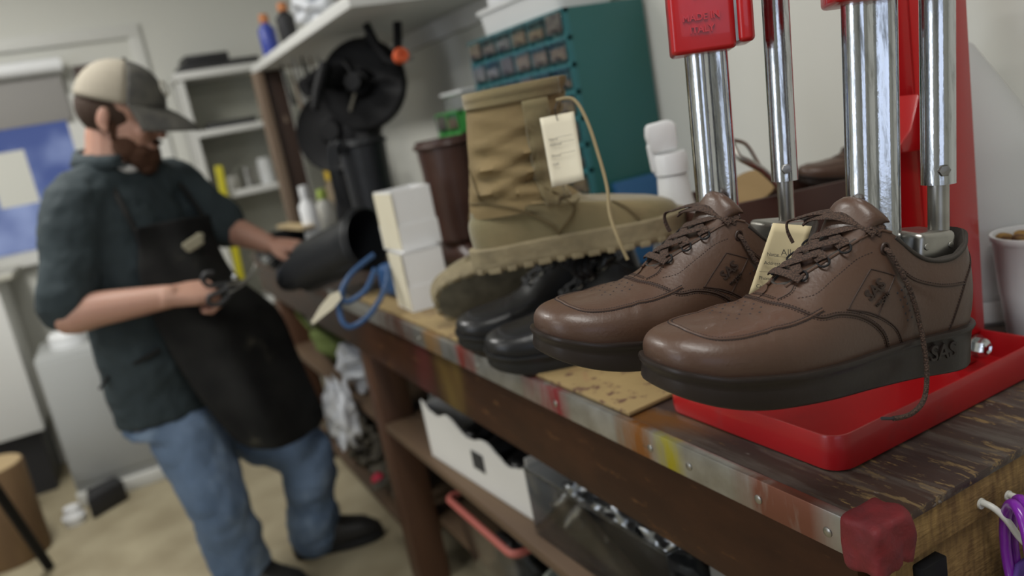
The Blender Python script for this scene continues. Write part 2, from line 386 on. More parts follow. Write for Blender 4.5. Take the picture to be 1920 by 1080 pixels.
# upright: a channel with a broad front flange and a recessed web
ux = .835
m = MB(); m.b(ux, ux+.006, .578, .612, BT+.035, 1.95); m.b(ux, ux+.055, .578, .584, BT+.035, 1.95)
m.b(ux+.035, ux+.045, .612, .672, BT+.0045, 1.95); m.b(ux, ux+.07, .672, .680, BT+.0045, 1.95); m.b(ux, ux+.045, .606, .612, BT+.035, 1.95)
m.build('upright', RED, mach, bevel=.0018)
m = MB(); m.prism([(.835, 1.165), (.80, 1.168), (.795, 1.178), (.815, 1.192), (.835, 1.23)], .602, .672, Matrix(((1, 0, 0, 0), (0, 0, 1, 0), (0, 1, 0, 0), (0, 0, 0, 1))))
m.build('cross_bracket', RED, mach, bevel=.003)
m = MB(); m.b(ux-.012, ux+.03, .572, .600, BT+.0045, BT+.034); m.build('foot', RED, mach, bevel=.003)
m = MB(); Mx = Matrix.Translation((.832, .538, .937))@Matrix.Rotation(PI/2, 4, 'X')@Matrix.Rotation(0.2, 4, 'Z')
m.lathe([(.0105, -.012), (.0105, -.003), (.009, 0), (.006, .001), (.004, -.001)], 6, M=Mx); m.lathe([(.014, -.014), (.014, -.012)], 20, M=Mx)
m.build('bolt', CHROME, mach)
# chrome columns: two lobes between square edges
def column(base, top, wx, wy):
    base = Vector(base); top = Vector(top); z = (top-base).normalized(); x = Vector((.93, -.36, 0)); x = (x-z*x.dot(z)).normalized(); y = z.cross(x)
    n = 44; prof = []
    for k in range(n):
        a = 2*PI*k/n; c, s_ = math.cos(a), math.sin(a)
        px = wx*math.copysign(abs(c)**.55, c); lob = .66+.34*abs(math.sin(px/wx*PI))
        prof.append((px, wy*math.copysign(abs(s_)**.5, s_)*lob))
    m = MB(); m.loft([[base+x*a+y*b for a, b in prof], [top+x*a+y*b for a, b in prof]])
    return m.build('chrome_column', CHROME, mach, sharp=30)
LEAN = Vector((.085, -.004, 1))
c2 = Vector((.574, .470, 1.085)); c1 = Vector((.538, .622, 1.10))
column(c2, c2+LEAN*.62, .0225, .014)
column(c1, c1+Vector((.06, -.004, 1))*.62, .0205, .015)
def pole(b, up, h, r):
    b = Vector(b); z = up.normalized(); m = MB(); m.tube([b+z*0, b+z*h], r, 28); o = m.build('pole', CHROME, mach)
    m = MB(); m.tube([b-z*.0605, b-z*.0], r*.62, 20); m.build('pole_rod', STEEL, mach)
    m = MB(); m.lathe([(.0052, 0), (.0052, .003), (.0045, .004), (.0005, .0042)], 6, M=frame(b+z*.013+Vector((-.62, -.78, 0))*r*.98, (.7, -.5, 0), (-.62, -.78, 0))); m.build('screw', STEEL, o)
pole((.6325, .445, 1.168), LEAN, .45, .0138)
pole((.602, .588, 1.178), Vector((.07, -.004, 1)), .45, .0128)
# cast red housings around the columns
def housing(c, up, w_, d_, h, z0, words):
    z = Vector(up).normalized(); x = Vector((.80, -.60, 0)); x = (x-z*x.dot(z)).normalized(); y = z.cross(x)
    M = Matrix((x, y, z)).transposed().to_4x4(); M.translation = Vector(c)+z*z0
    m = MB(); m.prism(rounded_rect(-w_/2, w_*.28, -d_/2, d_/2, .006, 4), 0, h, M); o = m.build('housing', RED, mach, bevel=.004, seg=3)
    m = MB(); m.prism(rounded_rect(w_*.30, w_/2, -d_/2, d_/2, .006, 4), .004, h, M); m.build('housing_cover', RED, mach, bevel=.004, seg=3)
    m = MB(); m.prism(rounded_rect(-w_*.2, w_*.38, -d_/2+.004, d_/2-.004, .004, 3), .006, h-.004, M); m.build('housing_gasket', STEEL, mach)
    for s_, zz, sz in words:
        text('lettering', s_, sz, M@frame((-w_*.12, -d_/2-.0001, zz), (1, 0, 0), (0, -1, 0)), RED, o, .0016, .0002)
housing(c1+Vector((-.004, -.012, 0)), (.06, -.004, 1), .076, .060, .14, .214, (('MADE IN', .031, .0085), ('ITALY', .020, .0085), ('COL', .052, .0085)))
housing(c2+Vector((.0, -.008, 0)), LEAN, .078, .060, .14, .243, ())

#@@SHOE
# ------------------------------------------------------------------ oxford shoe, local axes: x toe to heel, -y outer side, z up
LAT = [(0, 0), (.003, -.020), (.014, -.037), (.040, -.051), (.085, -.0575), (.13, -.056), (.18, -.047), (.23, -.040), (.275, -.038), (.30, -.029), (.312, -.013), (.315, 0)]
MED = [(.312, .013), (.30, .027), (.275, .034), (.23, .032), (.18, .034), (.13, .043), (.085, .051), (.040, .048), (.014, .036), (.003, .021)]
def outline(n=160, grow=0.0):
    p = smooth([(x, y, 0) for x, y in LAT+MED], 12, True)
    d = [0]
    for i in range(len(p)): d.append(d[-1]+(p[(i+1) % len(p)]-p[i]).length)
    q = p+[p[0]]; out = []
    for k in range(n):
        s_ = d[-1]*k/n; i = max(j for j in range(len(d)) if d[j] <= s_+1e-12); i = min(i, len(p)-1)
        t = (s_-d[i])/(d[i+1]-d[i]); out.append(q[i].lerp(q[i+1], t))
    o2 = []
    for k in range(n):
        t = (out[(k+1) % n]-out[k-1]).normalized(); nr = Vector((-t.y, t.x, 0))    # inward or outward
        if nr.dot(out[k]-Vector((.15, -.003, 0))) < 0: nr = -nr
        o2.append((out[k]+nr*grow, nr))
    return o2
def zbot(x): return -.0035+.016*max(0, 1-x/.085)**2 + .003*max(0, (x-.285)/.03)**2
def zfeather(x): return interp(x, (0, .04, .10, .16, .22, .28, .315), (.032, .0255, .0235, .026, .031, .035, .037))
SPX = (.03, .05, .075, .10, .115, .135, .16, .185, .20)
SPZ = (.056, .0595, .064, .073, .081, .095, .110, .126, .132)
# top edge: pairs (sole-outline x, top point) for the outer side
TOPL = [(0, (.046, 0, .0590)), (.02, (.052, 0, .0600)), (.06, (.072, 0, .0635)), (.10, (.100, 0, .0730)), (.113, (.110, -.003, .0785)), (.122, (.117, -.0115, .0820)), (.138, (.135, -.0165, .0935)),
        (.16, (.160, -.0210, .1075)), (.178, (.184, -.0255, .1215)), (.190, (.200, -.0300, .1255)), (.205, (.214, -.0335, .1150)), (.225, (.230, -.0345, .1010)), (.25, (.250, -.0350, .0965)),
        (.275, (.272, -.0330, .0985)), (.295, (.289, -.0270, .1070)), (.310, (.300, -.0140, .1160)), (.315, (.304, 0, .1175))]
def toppt(bx, side):
    xs = [a for a, _ in TOPL]
    k = 1 if side < 0 else .92
    return Vector((interp(bx, xs, [p[0] for _, p in TOPL]), -side*interp(bx, xs, [p[1] for _, p in TOPL])*-1*(-1)*k if False else side*abs(interp(bx, xs, [p[1] for _, p in TOPL]))*k, interp(bx, xs, [p[2] for _, p in TOPL])))
NU, NV = 200, 34
def shoe_grid():
    base = outline(NU, -.0028); G = []
    for b, nr in base:
        side = -1 if b.y < 0 else 1
        P0 = Vector((b.x, b.y, zfeather(b.x)-.001)); P3 = toppt(max(0, min(.315, b.x)), side)
        h = P3.z-P0.z; flat = Vector((P3.x-P0.x, P3.y-P0.y, 0)); fl = flat.length; fd = flat.normalized() if fl > 1e-6 else Vector((0, 0, 0))
        front = max(0, min(1, (.215-b.x)/.11)); rear = 1-front
        outw = .0045+.004*front
        A = P0+nr*outw+Vector((0, 0, h*(.92*front+.40*rear)*(.75 if b.x > .09 and front > 0 else .9)))
        Bp = (P3-fd*fl*.62-Vector((0, 0, h*.02)))*front + (P3-fd*.002+nr*.0045-Vector((0, 0, h*.33)))*rear
        row = []
        for j in range(NV+1):
            t = j/NV; q = P0*(1-t)**3+A*3*t*(1-t)**2+Bp*3*t*t*(1-t)+P3*t**3
            row.append(q)
        G.append(row)
    return G
def make_shoe(lateral_logo=True):
    root = bpy.data.objects.new('oxford_shoe', None); COL.objects.link(root); root.empty_display_size = .05
    G = shoe_grid()
    m = MB(); vs = [p for r in G for p in r]; fs = []
    for i in range(NU):
        k = (i+1) % NU
        for j in range(NV): fs.append((i*(NV+1)+j, k*(NV+1)+j, k*(NV+1)+j+1, i*(NV+1)+j+1))
    m.add(vs, fs)
    # relax the mesh a little so that the transitions are soft
    up_ = m.build('upper', BROWN, root, weld=True, sharp=80)
    bm = bmesh.new(); bm.from_mesh(up_.data)
    for _ in range(10): bmesh.ops.smooth_vert(bm, verts=[v for v in bm.verts if not v.is_boundary], factor=.5, use_axis_x=True, use_axis_y=True, use_axis_z=True)
    bmesh.ops.recalc_face_normals(bm, faces=bm.faces)
    bm.normal_update()
    # creases of the worn forefoot and ankle
    for v in bm.verts:
        x, y, z = v.co; f = 0
        f += -.0006*math.exp(-((x-.088-y*.25)/.0035)**2)*max(0, min(1, (z-.035)/.02))
        f += -.0004*math.exp(-((x-.074+y*.35)/.003)**2)*max(0, min(1, (z-.035)/.02))
        f += -.0010*math.exp(-((z-.083+(x-.21)*.9)/.003)**2)*max(0, 1-abs(x-.215)/.03)
        f += -.0009*math.exp(-((z-.070+(x-.23)*.6)/.003)**2)*max(0, 1-abs(x-.225)/.03)
        v.co += v.normal*f*(1 if v.normal.dot(v.co-Vector((.15, 0, .05))) > 0 else -1)
    bm.to_mesh(up_.data); bm.free()
    me = up_.data; me.polygons.foreach_set('use_smooth', [True]*len(me.polygons))
    tree = BVHTree.FromPolygons([v.co.copy() for v in me.vertices], [tuple(p.vertices) for p in me.polygons])
    def fix(n, p): return n if n.dot(p-Vector((p.x, 0, .04))) > 0 else -n
    def hit(x, z, side=-1):
        r = tree.ray_cast(Vector((x, side*.2, z)), Vector((0, -side, 0)))
        return (r[0], fix(r[1], r[0])) if r[0] is not None else None
    def down(x, y):
        r = tree.ray_cast(Vector((x, y, .3)), Vector((0, 0, -1)))
        return (r[0], fix(r[1], r[0])) if r[0] is not None else None
    def on(p):
        r = tree.find_nearest(Vector(p)); return r[0], fix(r[1], r[0])
    return root, up_, tree, hit, down, on, G
def ribbon(mb, pts, width, thick, nrm, k=6, closed=False):
    """flat lace: pts with face normals"""
    P = smooth(pts, k); N = smooth(nrm, k) if isinstance(nrm, list) else [Vector(nrm)]*len(P)
    rings = []
    for i, p in enumerate(P):
        t = (P[min(i+1, len(P)-1)]-P[max(i-1, 0)]).normalized(); n = N[i]; n = (n-t*n.dot(t)).normalized(); b = t.cross(n)
        ring = []
        for a in range(10):
            an = 2*PI*a/10; c, s_ = math.cos(an), math.sin(an)
            ring.append(p+b*width/2*math.copysign(abs(c)**.6, c)+n*thick/2*math.copysign(abs(s_)**.8, s_))
        rings.append(ring)
    mb.loft(rings)
def build_sole(root, m_=None, thickrim=True):
    m_ = m_ or SOLEM
    rings = []
    for ins, kind in ((-.030, 'b'), (-.004, 'b'), (-.0012, 'b1'), (0, 'b2'), (-.0008, 'm'), (-.0006, 'm2'), (.0012, 't0'), (.0022, 't1'), (.0015, 't2'), (-.002, 't3'), (-.010, 't4')):
        ring = []
        for b, nr in outline(200, ins):
            zb, zt = zbot(max(0, b.x)), zfeather(max(0, b.x))
            z = {'b': zb, 'b1': zb+.0006, 'b2': zb+.003, 'm': lerp(zb, zt, .55), 'm2': zt-.006, 't0': zt-.0045, 't1': zt-.0018, 't2': zt+.0004, 't3': zt+.0008, 't4': zt}[kind]
            ring.append(Vector((b.x, b.y, z)))
        rings.append(ring)
    s = MB(); s.loft(rings); return s.build('sole', m_, root, sharp=60)
def stitches(mb, path, normals, gap=.0028, ln=.0016, r=.00035, lift=.0003):
    d = 0; nxt = 0
    for i in range(len(path)-1):
        a, b = path[i], path[i+1]; L = (b-a).length
        while nxt <= d+L and L > 0:
            p = a.lerp(b, (nxt-d)/L); t = (b-a).normalized(); n = normals[i]
            mb.tube([p-t*ln/2-n*.0002, p+n*lift, p+t*ln/2-n*.0002], r, 5); nxt += gap
        d += L
def surf_path(pts, on, k=8, lift=.0):
    P = []; N = []
    for p in smooth(pts, k):
        q, n = on(p); P.append(q+n*lift); N.append(n)
    return P, N
def offset_path(P, N, d):
    out = []
    for i, p in enumerate(P):
        t = (P[min(i+1, len(P)-1)]-P[max(i-1, 0)]).normalized(); out.append(p+t.cross(N[i]).normalized()*d)
    return out
def shoe_details(root, up_, tree, hit, down, on, G, mode='brown'):
    leather, thread, lacem, lin = (BROWN, STITCH, LACE, LINING) if mode == 'brown' else (BLACK, INK, mat('black_lace', (.016, .016, .018), .8), BLACKP)
    D = dict(root=root)
    # lining: inside of the quarters down to the insole
    rings = []
    T = [r[-1] for r in G]
    for k, (dz, ins) in enumerate(((.0, .0), (.0015, .003), (-.004, .006), (-.02, .0065), (-.05, .010), (-.066, .022))):
        ring = []
        for i, p in enumerate(T):
            x = max(p.x, .118); s_ = -1 if i < NU/2 else 1
            y = p.y if p.x > .118 else 0
            c = Vector((.22 if x > .22 else x, 0, 0)); dirn = Vector((x-c.x, y, 0)); L = dirn.length
            q = dirn*(max(0, (L-ins))/L) if L > 1e-6 else Vector((0, 0, 0))
            zz = max(p.z if p.x > .118 else .082, .08)+dz
            ring.append(Vector((c.x+q.x, q.y, max(zz, .040))))
        rings.append(ring)
    MB().loft(rings, cap=False).build('lining', lin, root, sharp=80)
    # padded collar roll following the top edge behind the eyelets
    idx = [i for i in range(NU) if T[i].x > .205]
    cp = [T[i]+Vector((0, 0, -.0012)) for i in idx]
    cp = smooth(cp[::5]+[cp[-1]], 6)
    MB().tube(cp, .0019, 10).build('collar', lin, root)
    # facing edges
    for sd in (-1, 1):
        fe = [T[i] for i in range(NU) if .1145 < T[i].x <= .206 and (T[i].y < 0) == (sd < 0)]
        fe.sort(key=lambda p: p.x); P = [p+Vector((0, 0, .0003)) for p in fe][::2]
        MB().tube(P, .0013, 8).build('facing_edge', leather, root)
    # tongue with a padded roll on top
    rings = []
    for i in range(26):
        t = i/25; x = lerp(.106, .203, t); z = interp(x, SPX, SPZ)-.003+.010*max(0, (t-.72)/.28)
        if t > .72: z += .006*math.sin((t-.72)/.28*PI)
        wv = lerp(.013, .030, t); th = lerp(.0015, .0045, t)
        if t > .78: th += .0085*math.sin((t-.78)/.22*PI*.93)
        ring = []
        for k in range(20):
            a = 2*PI*k/20; c, s_ = math.cos(a), math.sin(a)
            ring.append(Vector((x-(th*s_*.5), wv*c, z-(wv*c)**2*(12 if t < .7 else 8)+th*s_)))
        rings.append(ring)
    MB().loft(rings).build('tongue', leather, root, sharp=70)
    # moc toe seam
    seam = [(.129, -.0435), (.105, -.0445), (.075, -.0440), (.050, -.0410), (.034, -.0335), (.0262, -.018), (.0255, 0), (.0265, .014), (.034, .0255), (.050, .0320), (.075, .0345), (.105, .0345), (.126, .034)]
    P3 = []
    for x, y in [(p.x, p.y) for p in smooth([(a, b, 0) for a, b in seam], 8)]:
        h_ = down(x, y)
        if h_: P3.append(h_)
    P = [p for p, n in P3]; N = [n for p, n in P3]
    sm = MB(); sm.tube([p+n*.0001 for p, n in zip(P, N)], .0011, 8); sm.build('toe_seam', leather, root)
    st = MB()
    for off in (.0018, -.0018): stitches(st, offset_path(P, N, off), N, .0024, .0014, .0004)
    gr = MB(); gr.tube([q+n*.00002 for q, n in zip(offset_path(P, N, .0013), N)], .00042, 6); gr.tube([q+n*.00002 for q, n in zip(offset_path(P, N, -.0013), N)], .00042, 6)
    gr.build('seam_groove', thread, root)
    if mode == 'brown':
        def seam2(pts, name='quarter_seam', lift=.0002, r=.0007, k=8, st_off=(.0020,)):
            P, N = surf_path(pts, on, k, lift); MB().tube(P, r, 6).build(name, BROWND, root)
            for o_ in st_off: stitches(st, offset_path(P, N, o_), N, .0026, .0014, .00035)
            return P, N
        def L(x, z, side=-1): 
            h_ = hit(x, z, side); return h_[0] if h_ else Vector((x, side*.03, z))
        for sd in (-1, 1):
            D['wing'] = seam2([(.098, 0, .073), (.099, sd*.012, .072), (.105, sd*.022, .068)]+[L(x, z, sd) for x, z in ((.122, .0635), (.142, .0640), (.160, .0605), (.176, .053), (.189, .042), (.196, .029))], r=.0010, st_off=(.0022, -.0018))
            seam2([L(x, z, sd) for x, z in ((.150, .0665), (.172, .062), (.190, .054), (.204, .044), (.213, .031))], 'quarter_seam', st_off=(.0018,))
            seam2([L(x, z, sd) for x, z in ((.300, .096), (.289, .084), (.280, .073), (.272, .055), (.266, .034))], 'counter_seam', st_off=(.0018,))
            seam2([L(x, z, sd) for x, z in ((.205, .0955), (.222, .083), (.245, .076), (.262, .0740), (.281, .074))], 'collar_seam', st_off=(-.0018,))
            stp, stn = surf_path([L(x, z, sd) for x, z in ((.118, .076), (.130, .079), (.150, .090), (.172, .103), (.186, .108))], on)
            stitches(st, stp, stn)
        # the little U-shaped end of the facing
        seam2([(.106, -.017, .074), (.116, -.019, .079), (.123, -.016, .083)], 'facing_seam', r=.0006)
        seam2([(.1045, -.014, .0745), (.1035, 0, .075), (.1045, .014, .0745)], 'facing_seam', r=.0006, st_off=(.0018,))
    st.build('stitching', thread, root)
    # perforations
    pf = MB()
    spots = [(x, y, 1) for x, ys in ((.062, (-.012, .0, .012)), (.068, (-.018, -.006, .006, .018)), (.074, (-.012, 0, .012, .022)), (.080, (-.018, -.006, .006, .018)), (.086, (-.022, -.012, 0, .012, .022)), (.0915, (-.016, -.006, .006, .016))) for y in ys]
    if mode == 'brown':
        for x, y, _ in spots:
            h_ = down(x, y)
            if h_: pf.lathe([(.0001, .00035), (.0008, .00035), (.00095, .0001)], 8, M=frame(h_[0], h_[1].orthogonal(), h_[1]))
        for a in range(5):
            for b in range(3):
                x = .204+a*.0030+b*.0045; z = .074-a*.0060+b*.002
                for sd in (-1, 1):
                    h_ = hit(x, z, sd)
                    if h_: pf.lathe([(.0001, .00035), (.0008, .00035), (.00095, .0001)], 8, M=frame(h_[0], h_[1].orthogonal(), h_[1]))
        pf.build('perforations', INK, root)
    # lace rings along both facings and crossing flat laces
    rows = (.129, .147, .165, .184)
    ringpos = {}
    for sd in (-1, 1):
        for i, x in enumerate(rows):
            tp = toppt(interp(x, [p[0] for _, p in TOPL], [a for a, _ in TOPL]), sd)
            o_, n = on(tp+Vector((0, sd*.004, -.001))); c = tp+Vector((0, sd*.0005, .0022)); ringpos[(i, sd)] = c
            if mode == 'brown' and i < 3 or mode != 'brown':
                e1 = Vector((0, -sd, .25)).normalized(); e2 = Vector((.75, 0, .65)).normalized()
                ctr = c+Vector((0, sd*.001, -.0005))
                MB().tube([ctr+e1*.0062*math.cos(a)+e2*.0048*math.sin(a) for a in [2*PI*k/16 for k in range(16)]], .00095, 8, closed=True).build('lace_ring', BLACKM if mode == 'brown' else STEEL, root)
    lc = MB(); nU = Vector((-.55, 0, .83)); W = .0092
    def rp(i, sd, dy=0, dz=0): return ringpos[(i, sd)]+Vector((0, -sd*dy, dz))
    ribbon(lc, [rp(0, -1, -.006, .000)+Vector((-.004, 0, -.003)), rp(0, -1, .004, .0025)+Vector((-.007, 0, -.002)), rp(0, 1, .004, .003)+Vector((-.007, 0, -.002)), rp(0, 1, -.003, .001)+Vector((-.005, 0, -.003))], W*.85, .0018, nU)
    for i in range(3):
        for sd in (-1, 1):
            hgt = .0035 if sd < 0 else .0052
            ribbon(lc, [rp(i, sd, .001, .001), rp(i, sd, .006, hgt), (ringpos[(i, sd)]+ringpos[(i+1, -sd)])/2+nU*(.0035 if sd < 0 else .006), rp(i+1, -sd, .006, hgt), rp(i+1, -sd, .0, .001)], W, .0015, nU)
    if mode == 'brown':
        # bow: broad bands across the tongue and a long free end
        a = rp(3, -1); b = rp(3, 1)
        nA, nB = Vector((-.35, -.55, .75)), Vector((-.45, .35, .82)); mid = (a+b)/2
        ribbon(lc, [a+Vector((.013, -.002, -.001)), a+Vector((.006, .003, .004)), mid+Vector((.002, 0, .0105)), b+Vector((-.003, .002, .009)), b+Vector((-.010, .014, .005))], .0100, .0024, [nA, nA, nU, nB, nB])
        ribbon(lc, [a+Vector((.006, -.003, -.001)), a+Vector((.001, .003, .005)), mid+Vector((-.006, 0, .0115)), b+Vector((-.009, .003, .008)), b+Vector((-.013, .012, .002))], .0100, .0024, [nA, nA, nU, nB, nB])
        ribbon(lc, [a+Vector((.013, -.003, .001)), a+Vector((.008, .006, .009)), mid+Vector((.004, .002, .0145)), b+Vector((-.006, .002, .0125)), b+Vector((-.018, .016, .007))], .0100, .0024, [nA, nU, nU, nB, nB])
        ribbon(lc, [b+Vector((-.018, .016, .007)), b+Vector((-.024, .020, .004)), b+Vector((-.025, .018, -.004)), b+Vector((-.022, .014, -.014))], .0090, .002, [nB, Vector((-.6, .6, .3)), Vector((-.6, .7, 0)), Vector((-.6, .7, 0))])
        lc.sphere(a+Vector((.007, .006, .0095)), .0058, 10, (1.1, 1.1, .75))
    else:
        for q in range(7):
            a = (ringpos[(3, -1)]+ringpos[(3, 1)])/2; sd = -1 if q % 2 else 1
            ribbon(lc, [a+Vector((0, 0, .006)), a+Vector((-.012-.004*q, sd*.018, .014)), a+Vector((-.020-.005*q, sd*.034, .002)), a+Vector((-.010-.004*q, sd*.026, -.012))], .006, .002, Vector((.2, sd, .6)))
    D['laces'] = lc.build('laces', lacem, root, sharp=60)
    D['ring'] = ringpos
    return D
B3 = Matrix.Translation((.3433, .5023, 1.0535))@Matrix.Rotation(-.1658, 4, 'Z')@Matrix.Rotation(.1504, 4, 'Y')@Matrix.Rotation(.0071, 4, 'X')
B2 = Matrix.Translation((.3200, .6430, 1.0620))@Matrix.Rotation(-.1658, 4, 'Z')@Matrix.Rotation(.1504, 4, 'Y')@Matrix.Rotation(.0071, 4, 'X')
parts = make_shoe(); root, up_, tree, hit, down, on, G = parts
D = shoe_details(*parts)
build_sole(root)
so = [c for c in root.children if c.name.startswith('sole')][0]
# sole lettering and side logo patch
def side_frame(x, z, ux=(1, 0, 0), dx=.006):
    a, n = hit(x, z); return frame(a+n*.0004, Vector(ux), n)
text('sole_lettering', 'SAS', .019, frame((.258, -.0386, .017), (1, .07, .03), (.07, -1, 0)), SOLEM, so, .0011, .0003)
pa = [hit(x, z) for x, z in ((.152, .067), (.181, .095), (.203, .088), (.181, .057))]
P_, N_ = surf_path([q[0] for q in pa]+[pa[0][0]], on, 1, .0003)
pth = []
for i in range(4):
    for k in range(10): pth.append(P_[i].lerp(P_[(i+1) % 4], k/10))
pp = [on(p) for p in pth]; pth = [a+n*.0001 for a, n in pp]
MB().tube(pth, .0006, 6, closed=True).build('logo_patch_seam', BROWND, root)
s2 = MB(); stitches(s2, pth, [n for a, n in pp], .0024, .0013, .00035, .0006); s2.build('logo_stitching', STITCH, root)
LOGO = mat('embossed_logo', (.030, .018, .013), .5)
c_, n_ = on(sum((q[0] for q in pa), Vector((0, 0, 0)))/4+Vector((.001, 0, .002)))
text('logo', 'SAS', .0125, frame(c_+n_*.0012, Vector((.80, 0, .60)), n_), LOGO, root, .0008, .0003)
c_, n_ = on(c_+Vector((.0062, 0, -.0085)))
text('logo', 'TIME OUT', .0036, frame(c_+n_*.0010, Vector((.80, 0, .60)), n_), LOGO, root, .0010, .0001)
# heel block of the machine inside each shoe (shared frame helper)
def heel_block(M):
    m = MB(); m.prism(rounded_rect(-.021, .021, -.022, .022, .007, 4), 0, .060, M@Matrix.Translation((.264, 0, .058)))
    o = m.build('heel_block', STEEL, mach, bevel=.005, seg=3)
    for dx in (-.013, .013):
        MB().lathe([(.0001, .0006), (.0024, .0006), (.003, 0)], 14, M=M@frame((.264+dx, -.0222, .106), (1, 0, 0), (0, -1, 0))).build('rivet', STEEL, o)
heel_block(B3); heel_block(B2)
shoe1 = root; shoe2 = copy_thing(root)
shoe1.matrix_world = B3; shoe2.matrix_world = B2
tag(shoe1, 'brown leather lace-up shoe nearest the camera, held up by the front chrome column', 'shoe')
tag(shoe2, 'brown leather lace-up shoe behind the nearest one, with the manila name tag beside its heel', 'shoe')
# free round lace end hanging from the outer eyelet, per shoe
def lace_end(par, pts, aglet=True):
    P = smooth(pts, 8); n = len(P)
    m = MB(); m.tube(P[:-6] if aglet else P, .0021, 10); o = m.build('hanging_lace', LACE, par)
    if aglet: MB().tube(P[-7:], .0014, 8).build('aglet', BLACKP, o)
ex = Vector((.197, -.027, .108))
for par in (shoe1, shoe2):
    h_ = hit(.196, .110)
    p0 = h_[0]+h_[1]*.001
    MB().tube([p0+Vector((.0035*math.cos(a), 0, .0045*math.sin(a))) for a in [2*PI*k/14 for k in range(14)]], .0012, 6, closed=True).build('eyelet', BROWND, par)
def LH(x, z, off): q = hit(x, z); return q[0]+q[1]*off
lace_end(shoe1, [LH(.196, .110, -.002), LH(.197, .107, .004), LH(.203, .095, .004), LH(.212, .075, .005), LH(.222, .050, .006), Vector((.226, -.050, .026)), Vector((.226, -.054, .004)), Vector((.220, -.058, -.014)), Vector((.205, -.062, -.022)), Vector((.188, -.064, -.023)), Vector((.172, -.064, -.021))])
lace_end(shoe2, [LH(.196, .110, -.002), LH(.197, .107, .004), LH(.206, .090, .004), LH(.218, .070, .004), LH(.228, .048, .005), Vector((.240, -.050, .022)), Vector((.245, -.056, .0)), Vector((.245, -.060, -.03))], False)

# ------------------------------------------------------------------ black lace-up shoes on the bench
def place_shoe(parts_fn, M, name, label, sole_m):
    parts = make_shoe(); r = parts[0]; r.name = name
    shoe_details(*parts, mode='black'); build_sole(r, sole_m)
    r.children[0].data.materials[0] = BLACK
    for c in r.children:
        if c.name.startswith('upper'): c.data.materials[0] = BLACK
    r.matrix_world = M; tag(r, label, 'shoe'); return r
SB = BT+.008
MA = Matrix.Translation((.462, 1.100, SB))@Matrix.Rotation(-.40, 4, 'Z')@Matrix.Scale(1.09, 4)
MBk = Matrix.Translation((.476, 1.245, SB))@Matrix.Rotation(-.34, 4, 'Z')@Matrix.Scale(1.09, 4)
bs = place_shoe(None, MA, 'black_shoe', 'polished black leather lace-up shoe resting on the tan board, nearer one of the black pair', RUBB)
bs2 = copy_thing(bs, 'polished black leather lace-up shoe half hidden behind its mate, beside the tan boots'); bs2.matrix_world = MBk

